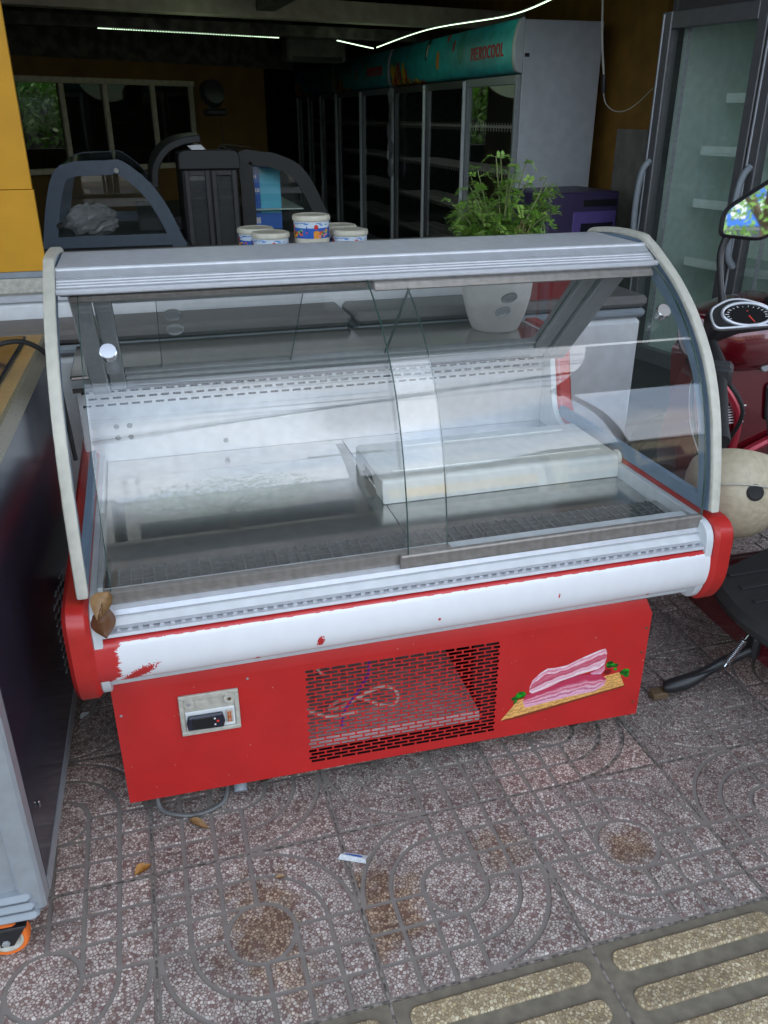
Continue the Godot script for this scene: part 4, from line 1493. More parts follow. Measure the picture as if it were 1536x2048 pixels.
	lb.tube(smooth3([Vector3(0.55, 0.345, -0.08), Vector3(0.56, 0.28, -0.06), Vector3(0.54, 0.22, -0.07), Vector3(0.50, 0.17, -0.06), Vector3(0.49, 0.13, -0.05)]), 0.003, 6)
	part(lb, "blue_wire", M.wire_blue, base)
	var lw := MB.new()
	lw.tube(smooth3([Vector3(0.405, 0.20, -0.05), Vector3(0.43, 0.175, -0.06), Vector3(0.47, 0.165, -0.05), Vector3(0.53, 0.16, -0.06)]), 0.004, 6)
	part(lw, "loose_wire", M.wire_white, base)
	lw = MB.new()
	lw.tube(smooth3([Vector3(0.43, 0.32, -0.05), Vector3(0.445, 0.30, -0.04), Vector3(0.455, 0.285, -0.06)]), 0.003, 6)
	part(lw, "loose_wire", M.wire_white, base)
	# controller
	var ct := Node3D.new()
	ct.name = "controller"
	base.add_child(ct)
	ct.position = Vector3(0.193, 0.277, 0)
	var outer := rrect(0, 0, 0.126, 0.104, 0.006)
	var bz := MB.new()
	for q in [[-0.063, -0.052, 0.063, -0.042], [-0.063, 0.040, 0.063, 0.052], [-0.063, -0.042, -0.053, 0.040], [0.053, -0.042, 0.063, 0.040]]:
		bz.box(Vector3(q[0], q[1], 0.0003), Vector3(q[2], q[3], 0.008), 0.0018)
	bz.box(Vector3(-0.054, -0.043, 0.0003), Vector3(0.054, 0.041, 0.0022), 0.0)
	part(bz, "bezel", M.cream_plastic, ct)
	for q in [[-0.042, 0.031], [0.043, 0.031]]:
		var lug := MB.new()
		lug.prism(ell(q[0], q[1], 0.0125, 0.0125, 18), Vector3.ZERO, Vector3.RIGHT, Vector3.UP, 0.0023, 0.0082, 0.001)
		part(lug, "screw_lug", M.cream_plastic, ct)
		var scr := MB.new()
		scr.prism(ell(q[0], q[1], 0.0042, 0.0042, 14), Vector3.ZERO, Vector3.RIGHT, Vector3.UP, 0.0083, 0.0098, 0.0006)
		scr.box(Vector3(q[0] - 0.003, q[1] - 0.0004, 0.0098), Vector3(q[0] + 0.003, q[1] + 0.0004, 0.0102), 0.0)
		part(scr, "screw", M.dull_alu if q[0] < 0 else M.bark, ct)
	var plate := MB.new()
	plate.box(Vector3(-0.052, -0.041, 0.0023), Vector3(0.052, 0.008, 0.0055), 0.001)
	part(plate, "panel", M.white_plastic, ct)
	var bd := MB.new()
	bd.prism(fillet(V2([-0.049, -0.034, 0.026, -0.037, 0.030, -0.020, 0.026, 0.001, -0.047, 0.001, -0.051, -0.016]), [0.003]), Vector3.ZERO, Vector3.RIGHT, Vector3.UP, 0.0056, 0.016, 0.003)
	part(bd, "thermostat", M.navy_gloss, ct)
	var win := MB.new()
	win.prism(rrect(-0.014, -0.017, 0.050, 0.028, 0.006), Vector3.ZERO, Vector3.RIGHT, Vector3.UP, 0.0161, 0.0172, 0.0005)
	part(win, "display_window", M.gauge_face, ct)
	for q in [[0.0085, -0.008, M.print_white, 0.0022], [0.0145, -0.0155, M.needle, 0.0030], [0.0085, -0.0235, M.print_white, 0.0020]]:
		var bt := MB.new()
		bt.prism(ell(q[0], q[1], q[3], q[3], 12), Vector3.ZERO, Vector3.RIGHT, Vector3.UP, 0.0173, 0.0182, 0.0003)
		part(bt, "button", q[2], ct)
	var sw := MB.new()
	sw.box(Vector3(0.0325, -0.031, 0.0056), Vector3(0.0475, 0.003, 0.009), 0.001)
	part(sw, "switch_frame", M.cream_plastic, ct)
	var sk := MB.new()
	sk.box(Vector3(0.036, -0.0275, 0.0091), Vector3(0.044, -0.001, 0.012), 0.0012)
	var skp := part(sk, "rocker_switch", M.orange_switch, ct)
	text("I", 0.006, M.cream_plastic, skp, Vector3(0.04, -0.0075, 0.0121), Vector3.ZERO, 0.0003)
	text("O", 0.006, M.cream_plastic, skp, Vector3(0.04, -0.0210, 0.0121), Vector3.ZERO, 0.0003)
	# sticker with the cut of pork
	var stk := MB.new()
	stk.sheet(Vector3(0.862, 0.111, 0.0006), Vector3(1.204, 0.111, 0.0006), Vector3(1.204, 0.283, 0.0006), Vector3(0.862, 0.283, 0.0006))
	part(stk, "meat_sticker", M.sticker, front)
	# castors, hose and drain plug
	for q in [[0.30, -0.07], [1.10, -0.07], [0.12, -0.85], [1.10, -0.85]]:
		var wheel := MB.new()
		wheel.xf = Transform3D(Basis(Vector3.BACK, PI / 2), Vector3(q[0], 0.030, q[1]))
		wheel.lathe([Vector2(0, -0.012), Vector2(0.027, -0.012), Vector2(0.030, -0.008), Vector2(0.030, 0.008), Vector2(0.027, 0.012), Vector2(0, 0.012)], 18)
		var wn := part(wheel, "castor", M.black_rubber, base)
		boxpart("fork", Vector3(q[0] - 0.018, 0.03, q[1] - 0.012), Vector3(q[0] + 0.018, 0.0595, q[1] + 0.012), M.charcoal, wn, 0.002)
	var hs := MB.new()
	hs.tube(smooth3([Vector3(0.055, 0.058, -0.05), Vector3(0.060, 0.012, -0.02), Vector3(0.10, 0.0055, 0.005), Vector3(0.15, 0.0055, 0.013), Vector3(0.20, 0.0065, -0.01), Vector3(0.215, 0.03, -0.04), Vector3(0.215, 0.058, -0.06)], 6), 0.0052, 8)
	part(hs, "drain_hose", M.hose, base)
	var dp := MB.new()
	dp.tube([Vector3(0.245, 0.058, -0.06), Vector3(0.243, 0.035, -0.03)], 0.011, 12)
	dp.tube([Vector3(0.243, 0.0355, -0.031), Vector3(0.2425, 0.022, -0.016)], 0.0155, 14)
	part(dp, "drain_plug", M.grey_plastic, base)
func build_tray() -> void:
	var t := thing("plastic_tray", "long white plastic tray lying upside down inside the display case", "tray", CASE_AT + Vector3(0.735, 0.554, -0.67))
	# local: x 0..0.66, z 0..0.285, y 0..0.06
	var b := MB.new()
	b.px(fillet(V2([0.0, 0.0, 0.012, 0.0, 0.016, 0.048, 0.262, 0.048, 0.270, 0.0, 0.286, 0.0, 0.276, 0.061, 0.008, 0.061]), [0.003, 0.003, 0.008, 0.008, 0.003, 0.003, 0.014, 0.014], 5), 0.0, 0.66, 0.004)
	part(b, "shell", M.tray_plastic, t, 50)
	var e := MB.new()
	e.prism(fillet(V2([0.016, 0.001, 0.060, 0.001, 0.085, 0.036, 0.170, 0.036, 0.215, 0.001, 0.262, 0.001, 0.262, 0.0475, 0.016, 0.0475]), [0.0, 0.0, 0.012, 0.012, 0.0, 0.0, 0.0, 0.0], 5), Vector3.ZERO, Vector3.BACK, Vector3.UP, -0.010, -0.002, 0.0)
	part(e, "end_wall", M.tray_plastic, t)
	var e2 := MB.new()
	e2.box(Vector3(0.652, 0.001, 0.016), Vector3(0.659, 0.0475, 0.265), 0.001)
	part(e2, "end_wall", M.tray_plastic, t)
	var rib := MB.new()
	rib.box(Vector3(0.12, 0.0605, 0.05), Vector3(0.60, 0.0645, 0.065), 0.0018)
	rib.box(Vector3(0.04, 0.0605, 0.215), Vector3(0.63, 0.0640, 0.228), 0.0018)
	part(rib, "rib", M.tray_plastic, t)
	var lug := MB.new()
	lug.prism(ell(0.255, 0.045, 0.022, 0.02, 20), Vector3.ZERO, Vector3.BACK, Vector3.UP, -0.672, -0.6605, 0.003)
	part(lug, "lug", M.tray_plastic, t)

# ------------------------------------------------------------------ potted plant
func build_plant() -> void:
	var t := thing("potted_plant", "feathery green herb in a smooth white pot on the case's steel rear deck", "plant", CASE_AT + Vector3(1.268, 0.8325, -0.980))
	var pot := MB.new()
	pot.lathe([Vector2(0, 0), Vector2(0.068, 0), Vector2(0.074, 0.006), Vector2(0.092, 0.05), Vector2(0.104, 0.10), Vector2(0.109, 0.15), Vector2(0.108, 0.19), Vector2(0.112, 0.2), Vector2(0.106, 0.205), Vector2(0.1, 0.2), Vector2(0.1, 0.185), Vector2(0, 0.18)], 36)
	part(pot, "pot", M.ceramic, t)
	var so := MB.new()
	so.lathe([Vector2(0.0995, 0.185), Vector2(0.05, 0.19), Vector2(0, 0.192)], 20)
	part(so, "soil", M.soil, t)
	var r := RandomNumberGenerator.new()
	r.seed = 77
	var stems := MB.new()
	var roots := MB.new()
	var leaves := MB.new()
	var pale := MB.new()
	for k in 7:
		var a := r.randf() * TAU
		roots.tube([Vector3(cos(a) * 0.05, 0.185, sin(a) * 0.05), Vector3(cos(a) * 0.04, 0.24, sin(a) * 0.035), Vector3(cos(a) * 0.02 + 0.01, 0.30 + r.randf() * 0.03, sin(a) * 0.02)], [0.008, 0.006, 0.003], 6)
	# tops given as offsets from the pot's axis, in reach of the outline in the picture
	var tops := []
	for k in 40:
		var a := r.randf() * TAU
		var rad := 0.03 + 0.11 * sqrt(r.randf())
		tops.append(Vector3(cos(a) * rad * 1.15 - 0.005, 0.27 + 0.21 * r.randf() * (1.0 - rad * 2.2), sin(a) * rad * 0.85))
	tops.append(Vector3(-0.03, 0.495, 0.01))
	tops.append(Vector3(-0.012, 0.500, 0.0))
	tops.append(Vector3(0.025, 0.475, -0.01))
	tops.append(Vector3(0.085, 0.485, -0.03))
	for p in [Vector3(0.155, 0.40, 0.0), Vector3(0.165, 0.36, 0.02), Vector3(0.15, 0.43, -0.02), Vector3(0.135, 0.33, 0.03), Vector3(-0.12, 0.36, 0.03), Vector3(-0.125, 0.31, 0.02), Vector3(-0.10, 0.44, 0.0), Vector3(-0.085, 0.46, 0.01)]:
		tops.append(p)
	for i in tops.size():
		var tp: Vector3 = tops[i]
		var b0 := Vector3(tp.x * 0.25 + r.randfn() * 0.012, 0.185, tp.z * 0.25 + r.randfn() * 0.012)
		var path := smooth3([b0, b0.lerp(tp, 0.45) + Vector3(0, 0.035, 0), tp], 5)
		var rad := []
		for k in path.size():
			rad.append(lerpf(0.0032, 0.0012, float(k) / path.size()))
		stems.tube(path, rad, 5)
		var n := 11
		for k in n:
			var u := 0.30 + 0.70 * k / (n - 1.0)
			var p: Vector3 = path[int(u * (path.size() - 1))]
			var out := Vector3(r.randfn(), r.randfn() * 0.4 + 0.15, r.randfn()).normalized()
			var len := 0.055 * (1.15 - 0.5 * u) * (0.7 + 0.6 * r.randf())
			frond(leaves if r.randf() < 0.62 else pale, stems, p, out, len, r)
	part(stems, "stems", M.stem, t)
	part(roots, "woody_base", M.bark, t)
	part(leaves, "foliage", M.leaf, t, 1.0)
	part(pale, "young_foliage", M.leaf_light, t, 1.0)
	var dry := MB.new()
	for k in 130:
		var p := Vector3(0.045 + r.randfn() * 0.016, 0.215 + r.randf() * 0.09, 0.05 + r.randfn() * 0.012)
		dry.tube([p, p + Vector3(r.randfn() * 0.012, r.randfn() * 0.02, r.randfn() * 0.012)], 0.0008, 4)
	part(dry, "dry_fronds", M.dry_root, t)
func frond(b: MB, st: MB, p: Vector3, d: Vector3, len: float, r: RandomNumberGenerator) -> void:
	var side := d.cross(Vector3.UP)
	if side.length() < 0.1:
		side = Vector3.RIGHT
	side = side.normalized()
	var nrm := side.cross(d).normalized()
	var tip := p + d * len - Vector3(0, len * 0.35, 0)
	var mid := p + d * len * 0.55 + Vector3(0, len * 0.06, 0)
	st.tube([p, mid, tip], 0.0007, 3)
	for k in 8:
		var u := 0.2 + 0.8 * k / 7.0
		var q := p.lerp(mid, u * 2) if u < 0.5 else mid.lerp(tip, u * 2 - 1)
		for s in [-1, 1]:
			var dd: Vector3 = (side * s + d * 0.7 + nrm * r.randf_range(-0.4, 0.4)).normalized()
			var ll := len * 0.36 * (1.2 - 0.6 * u)
			for w in [-0.5, 0.0, 0.5]:
				var e: Vector3 = (dd + (d - dd * 0.3) * w).normalized()
				var ww: Vector3 = e.cross(nrm).normalized() * ll * 0.14
				var f: Vector3 = q + dd * ll * 0.15
				b.quad(f, f + e * ll * 0.5 + ww, f + e * ll, f + e * ll * 0.5 - ww)

# ------------------------------------------------------------------ freezers
func build_freezers() -> void:
	# silver chest freezer at the left
	var t := thing("silver_freezer", "silver chest freezer with glossy dark side and orange castor, left foreground", "freezer", Vector3(-0.182, 0, 0.12), -0.0378)
	boxpart("body", Vector3(-0.70, 0.115, -1.12), Vector3(-0.004, 0.852, -0.012), M.silver_paint, t, 0.004)
	boxpart("side_panel", Vector3(-0.0039, 0.135, -1.10), Vector3(-0.001, 0.848, -0.045), M.navy_gloss, t, 0.001)
	var post := MB.new()
	post.box(Vector3(-0.045, 0.10, -0.044), Vector3(0.0, 0.851, -0.0001), 0.006)
	post.box(Vector3(-0.002, 0.10, -1.1), Vector3(0.001, 0.134, -0.0445), 0.001)
	part(post, "corner_post", M.silver_paint, t)
	var rim := MB.new()
	rim.px(fillet(V2([0.0, 0.852, 0.012, 0.860, 0.012, 0.904, 0.0, 0.915, -1.13, 0.915, -1.14, 0.90, -1.14, 0.852]), [0.004], 3), -0.71, 0.006, 0.006)
	part(rim, "rim", M.gold_alu, t)
	var lid := MB.new()
	lid.box(Vector3(-0.66, 0.9155, -1.08), Vector3(-0.035, 0.925, -0.05), 0.004)
	part(lid, "glass_lid", M.navy_gloss, t)
	var foot := MB.new()
	for k in 3:
		foot.box(Vector3(-0.40, 0.092 + 0.020 * k, -0.03), Vector3(-0.012 - 0.004 * k, 0.110 + 0.020 * k, 0.016 - 0.003 * k), 0.008)
	part(foot, "plinth_moulding", M.grey_plastic, t)
	var lv := MB.new()
	for r in 5:
		for k in 9:
			lv.box(Vector3(-0.0009, 0.22 + 0.022 * k + (0.011 if r % 2 else 0.0), -0.60 - 0.045 * r), Vector3(0.0009, 0.226 + 0.022 * k + (0.011 if r % 2 else 0.0), -0.578 - 0.045 * r), 0.0004)
	var lvn := part(lv, "louvre_slots", M.silver_paint, t)
	lvn.set_meta("kind", "stuff")
	var fl := MB.new()
	for k in 6:
		fl.box(Vector3(-0.30, 0.19 + 0.016 * k, -0.0118), Vector3(-0.085, 0.197 + 0.016 * k, -0.008), 0.002)
	part(fl, "front_louvres", M.white_plastic, t)
	boxpart("lock", Vector3(0.0, 0.26, -0.10), Vector3(0.004, 0.275, -0.094), M.chrome, t, 0.001)
	var cast := Node3D.new()
	cast.name = "castor"
	cast.position = Vector3(-0.082, 0.040, -0.012)
	t.add_child(cast)
	for q in [["tyre", M.orange_rubber, [Vector2(0.030, -0.013), Vector2(0.037, -0.013), Vector2(0.040, -0.009), Vector2(0.040, 0.009), Vector2(0.037, 0.013), Vector2(0.030, 0.013)]], ["rim", M.cream_plastic, [Vector2(0, -0.011), Vector2(0.0299, -0.0125), Vector2(0.0299, 0.0125), Vector2(0.026, 0.0125), Vector2(0.022, 0.008), Vector2(0, 0.009)]]]:
		var b := MB.new()
		b.xf = Transform3D(Basis(Vector3.RIGHT, PI / 2), Vector3.ZERO)
		b.lathe(q[2], 28)
		part(b, q[0], q[1], cast)
	var fork := MB.new()
	fork.prism(V2([-0.012, -0.012, 0.012, -0.012, 0.038, 0.030, -0.012, 0.030]), Vector3.ZERO, Vector3.RIGHT, Vector3.UP, 0.0145, 0.0175, 0.0008)
	fork.box(Vector3(-0.014, 0.030, -0.018), Vector3(0.040, 0.034, 0.018), 0.001)
	part(fork, "fork", M.black_plastic, cast)
	var bolt := MB.new()
	bolt.prism(ell(0, 0, 0.0075, 0.0075, 6), Vector3.ZERO, Vector3.RIGHT, Vector3.UP, 0.0176, 0.023, 0.001)
	part(bolt, "bolt", M.dull_alu, cast)
	var cable := MB.new()
	cable.tube(smooth3([Vector3(-0.12, 0.86, -0.98), Vector3(-0.09, 0.93, -0.90), Vector3(-0.05, 0.955, -0.88), Vector3(0.0, 0.945, -0.90), Vector3(0.04, 0.89, -0.93), Vector3(0.045, 0.78, -0.95), Vector3(0.05, 0.62, -0.96)], 6), 0.006, 8)
	var cb := thing("black_cable", "black cable looping over the silver freezer's rear corner beside the case", "cable", Vector3(-0.182, 0, 0.12), -0.0378)
	part(cable, "cable", M.black_rubber, cb)
	# white chest freezers behind the case
	chest("white_cabinet", "low white cabinet close behind the display case, left of the pair", -1.3, 0.74, -1.42, -1.23, 0.872)
	chest("white_cabinet", "low white cabinet close behind the display case, at the right end", 0.77, 1.80, -1.42, -1.23, 0.872)
	var a := thing("white_freezer", "long white freezer with cream rim under the yellow board and the jars", "freezer", Vector3(0.05, 0, -1.46))
	boxpart("body", Vector3(-1.4, 0.06, -0.62), Vector3(1.5, 0.913, 0.0), M.white_plastic, a, 0.012)
	boxpart("trim_strip", Vector3(-1.4, 0.9135, -0.62), Vector3(1.5, 0.936, 0.006), M.aluminium, a, 0.004)
	boxpart("front_rim", Vector3(-1.4, 0.9365, -0.05), Vector3(1.5, 0.985, 0.002), M.cream_plastic, a, 0.008)
	boxpart("top_rail", Vector3(-1.4, 0.9855, -0.045), Vector3(1.5, 1.004, -0.004), M.grey_plastic, a, 0.003)
	boxpart("lid", Vector3(-1.39, 0.9365, -0.61), Vector3(1.49, 0.981, -0.0505), M.brown_grey, a, 0.003)
	boxpart("plinth", Vector3(-1.38, 0.0, -0.60), Vector3(1.48, 0.0595, -0.02), M.charcoal, a, 0.0)
	var rt := thing("red_tub", "dark red plastic tub on the low white cabinet behind the plant pot", "tub", Vector3(1.44, 0.8725, -1.325))
	var b := MB.new()
	b.px(V2([-0.07, 0.0, 0.07, 0.0, 0.088, 0.085, 0.082, 0.088, 0.064, 0.01, -0.064, 0.01, -0.082, 0.088, -0.088, 0.085]), -0.11, 0.16, 0.002)
	b.box(Vector3(-0.112, 0.0, -0.07), Vector3(-0.104, 0.083, 0.07), 0.002)
	b.box(Vector3(0.154, 0.0, -0.07), Vector3(0.162, 0.083, 0.07), 0.002)
	part(b, "basin", M.dark_red, rt)
func chest(called: String, label: String, x0: float, x1: float, z0: float, z1: float, h: float) -> void:
	var t := thing(called, label, "cabinet", Vector3((x0 + x1) / 2, 0, (z0 + z1) / 2), 0.0, "low white cabinets behind the case")
	var hx := (x1 - x0) / 2
	var hz := (z1 - z0) / 2
	boxpart("body", Vector3(-hx, 0.06, -hz), Vector3(hx, h - 0.075, hz), M.white_plastic, t, 0.02)
	boxpart("rim", Vector3(-hx - 0.006, h - 0.0745, -hz - 0.006), Vector3(hx + 0.006, h - 0.045, hz + 0.006), M.grey_plastic, t, 0.01)
	boxpart("gasket", Vector3(-hx + 0.01, h - 0.0445, -hz + 0.01), Vector3(hx - 0.01, h - 0.038, hz - 0.01), M.black_rubber, t, 0.0)
	boxpart("lid", Vector3(-hx - 0.008, h - 0.0375, -hz - 0.008), Vector3(hx + 0.008, h, hz + 0.008), M.brown_grey, t, 0.012)
	boxpart("plinth", Vector3(-hx + 0.02, 0.0, -hz + 0.02), Vector3(hx - 0.02, 0.0595, hz - 0.02), M.charcoal, t, 0.0)
	boxpart("lock", Vector3(-0.02, h - 0.12, hz + 0.0005), Vector3(0.02, h - 0.09, hz + 0.006), M.dull_alu, t, 0.002)
func build_yellow_board() -> void:
	var t := thing("yellow_board", "plain orange-yellow board standing on the white freezer at the left edge", "board", Vector3(-0.150, 1.0045, -1.475))
	boxpart("panel", Vector3(-1.1, 0.0, -0.025), Vector3(0, 0.232, 0.0), M.yellow_board, t, 0.001)
	boxpart("panel", Vector3(-1.1, 0.2335, -0.025), Vector3(-0.003, 1.2, 0.0), M.yellow_board, t, 0.001)

# ------------------------------------------------------------------ display cases deeper in the shop
func curved_case(t: Node3D, prof: PackedVector2Array, base_y: float, depth: float, frame: Material, band: float, body: Material) -> void:
	var x0 := prof[0].x
	var x1 := prof[prof.size() - 1].x
	boxpart("cabinet", Vector3(x0 - 0.03, 0, -depth), Vector3(x1 + 0.03, base_y - 0.001, 0), body, t, 0.01)
	var pr := smooth(prof, 3)
	for z in [0.0, -depth + 0.014]:
		var b := MB.new()
		b.prism(ribbon(pr, -band, 0.0), Vector3.ZERO, Vector3.RIGHT, Vector3.UP, z - 0.012, z, 0.001)
		b.prism(V2([x0, base_y, x1, base_y, x1 - 0.03, base_y + 0.05, x0 + 0.03, base_y + 0.05]), Vector3.ZERO, Vector3.RIGHT, Vector3.UP, z - 0.0115, z - 0.0005, 0.0)
		part(b, "end_frame", frame, t)
	var g := MB.new()
	g.prism(pr, Vector3.ZERO, Vector3.RIGHT, Vector3.UP, -0.009, -0.005)
	part(g, "end_pane", M.pane, t)
	var f := MB.new()
	f.prism(ribbon(pr, -0.008, -0.002), Vector3.ZERO, Vector3.RIGHT, Vector3.UP, -depth + 0.015, -0.014)
	part(f, "curved_pane", M.pane, t)
func build_back_cases() -> void:
	var a := thing("curved_case", "blue-grey framed curved glass case behind the yellow board", "display case", Vector3(0, 0, -2.9), 0.0)
	curved_case(a, V2([-0.289, 0.885, -0.236, 1.11, -0.162, 1.235, 0.033, 1.252, 0.107, 1.248, 0.217, 1.155, 0.293, 1.033, 0.36, 0.862]), 0.88, 1.1, M.slate, 0.062, M.cooler_dark)
	for q in [[-0.2, 0.98], [0.075, 1.21]]:
		var bt := MB.new()
		bt.prism(ell(q[0], q[1], 0.014, 0.014, 16), Vector3.ZERO, Vector3.RIGHT, Vector3.UP, 0.0005, 0.012, 0.002)
		part(bt, "glass_bolt", M.chrome, a)
	var bag := thing("plastic_bag", "crumpled pale plastic bag inside the blue-grey curved case", "bag", Vector3(-0.07, 0.882, -3.15))
	var bg := MB.new()
	var n := FastNoiseLite.new()
	n.seed = 2
	n.frequency = 6.0
	var rings := []
	for i in 19:
		var ring := []
		var v := i / 18.0 * PI
		for k in 34:
			var an := TAU * k / 34
			var d := Vector3(sin(v) * cos(an), -cos(v), -sin(v) * sin(an))
			ring.append(Vector3(0, 0.09, 0) + Vector3(d.x * 0.12, d.y * 0.075, d.z * 0.1) * (1.0 + 0.28 * n.get_noise_3dv(d * 0.4)))
		rings.append(ring)
	bg.loft(rings)
	part(bg, "bag_film", M.bag_plastic, bag, 50)
	# dark case with its lid tilted open
	var o := thing("open_lid_case", "dark case with raised curved lid behind the blue-grey case", "display case", Vector3(0, 0, -3.4))
	boxpart("cabinet", Vector3(0.15, 0, -1.0), Vector3(0.62, 0.95, -0.1), M.charcoal, o, 0.01)
	var lid := MB.new()
	var lp := smooth(V2([0.235, 1.10, 0.25, 1.20, 0.31, 1.285, 0.40, 1.33, 0.50, 1.345]), 4)
	lid.prism(ribbon(lp, -0.035, 0.0), Vector3.ZERO, Vector3.RIGHT, Vector3.UP, -0.7, 0.0, 0.004)
	part(lid, "raised_lid", M.cooler_dark, o)
	var lw := MB.new()
	lw.prism(V2([0.43, 1.295, 0.50, 1.30, 0.525, 1.275, 0.46, 1.265]), Vector3.ZERO, Vector3.RIGHT, Vector3.UP, -0.02, 0.012, 0.003)
	part(lw, "lamp_cover", M.white_plastic, o)
	boxpart("lid_stay", Vector3(0.235, 0.95, -0.3), Vector3(0.25, 1.11, -0.28), M.charcoal, o, 0.002)
	# narrow two-door cabinet
	var k := thing("narrow_cabinet", "narrow black glass-door cabinet between the curved cases", "cabinet", Vector3(0.372, 0, -3.05))
	boxpart("carcass", Vector3(0.0, 0, -0.5), Vector3(0.27, 1.27, -0.03), M.cooler_dark, k, 0.006)
	var top := MB.new()
	top.prism(fillet(V2([-0.01, 1.20, 0.28, 1.20, 0.28, 1.285, -0.01, 1.285]), [0.0, 0.0, 0.04, 0.04]), Vector3.ZERO, Vector3.RIGHT, Vector3.UP, -0.05, 0.0, 0.004)
	part(top, "head", M.cooler_dark, k)
	for i in 2:
		var x := 0.012 + 0.128 * i
		var d := MB.new()
		d.box(Vector3(x, 0.72, -0.0295), Vector3(x + 0.022, 1.195, -0.008), 0.002)
		d.box(Vector3(x + 0.098, 0.72, -0.0295), Vector3(x + 0.12, 1.195, -0.008), 0.002)
		d.box(Vector3(x + 0.0225, 1.172, -0.0295), Vector3(x + 0.0975, 1.194, -0.0085), 0.002)
		d.box(Vector3(x + 0.0225, 0.72, -0.0295), Vector3(x + 0.0975, 0.74, -0.0085), 0.002)
		var dn := part(d, "door_frame", M.charcoal, k)
		var g := MB.new()
		g.box(Vector3(x + 0.0226, 0.7405, -0.022), Vector3(x + 0.0974, 1.1715, -0.018), 0.0)
		part(g, "pane", M.pane, dn)
	# dark framed arc case
	var c := thing("curved_case", "black framed quarter-round glass case behind the jars", "display case", Vector3(0, 0, -3.2))
	curved_case(c, V2([0.665, 0.84, 0.666, 1.10, 0.667, 1.268, 0.78, 1.270, 0.86, 1.258, 0.974, 1.205, 1.055, 1.09, 1.135, 0.909, 1.15, 0.84]), 0.83, 1.0, M.cooler_dark, 0.07, M.cooler_dark)
	boxpart("shelf", Vector3(0.70, 0.985, -0.9), Vector3(1.0, 0.99, -0.08), M.fridge_inside, c, 0.001)

func build_sign_reflection() -> void:
	var t := thing("sign_reflection", "reflection built as a blue and cyan lettered poster board inside the black quarter-round case", "mirrored_sign", Vector3(0.70, 0.885, -3.33))  # a sign's reflection in the glass, built as a solid lettered board
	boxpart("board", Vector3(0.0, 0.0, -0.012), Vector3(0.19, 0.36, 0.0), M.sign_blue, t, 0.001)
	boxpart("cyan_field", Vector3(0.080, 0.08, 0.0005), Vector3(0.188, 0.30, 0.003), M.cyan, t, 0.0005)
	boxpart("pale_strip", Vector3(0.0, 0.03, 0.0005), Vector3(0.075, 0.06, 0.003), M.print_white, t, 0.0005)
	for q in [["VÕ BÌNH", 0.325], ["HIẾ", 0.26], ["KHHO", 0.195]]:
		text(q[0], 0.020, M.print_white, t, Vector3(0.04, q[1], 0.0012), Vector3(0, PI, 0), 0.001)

# ------------------------------------------------------------------ jars
func jar_parts(t: Node3D) -> void:
	var b := MB.new()
	b.lathe([Vector2(0, 0), Vector2(0.068, 0), Vector2(0.072, 0.004), Vector2(0.072, 0.019)], 32)
	b.lathe([Vector2(0.070, 0.019), Vector2(0.070, 0.084)], 32)
	part(b, "tub", M.jar_cream, t)
	var l := MB.new()
	l.lathe([Vector2(0.0707, 0.020), Vector2(0.0707, 0.080)], 40)
	part(l, "label", M.jar_print, t)
	var c := MB.new()
	c.lathe([Vector2(0.0695, 0.083), Vector2(0.075, 0.083), Vector2(0.076, 0.087), Vector2(0.076, 0.094), Vector2(0.072, 0.101), Vector2(0.062, 0.103), Vector2(0.058, 0.100), Vector2(0, 0.100)], 36)
	part(c, "lid", M.jar_cream, t)
func build_jars() -> void:
	var spots := [[0.572, 0.0, -1.66, 0.2, "printed plastic jar at the front left of the jar group"], [0.540, 0.0, -1.80, 1.9, "plastic jar half hidden behind the front left jar"], [0.714, 0.0, -1.66, 0.6, "squat jar carrying the topmost jar in the middle of the group, lower one"], [0.716, 0.0525, -1.66, 0.25, "topmost printed jar, stacked in the middle of the jar group"], [0.852, 0.0, -1.66, 0.35, "printed plastic jar at the front right of the jar group"], [0.845, 0.0, -1.80, 1.2, "plastic jar half hidden behind the front right jar"]]
	for q in spots:
		var t := thing("printed_jar", q[4], "jar", Vector3(q[0], 0.9815 + q[1], q[2]), q[3] - 1.9, "cream jars with sea-print labels on the freezer")
		jar_parts(t)
		t.scale = Vector3(0.87, 0.9 if not q[4].contains("lower") else 0.5, 0.87)

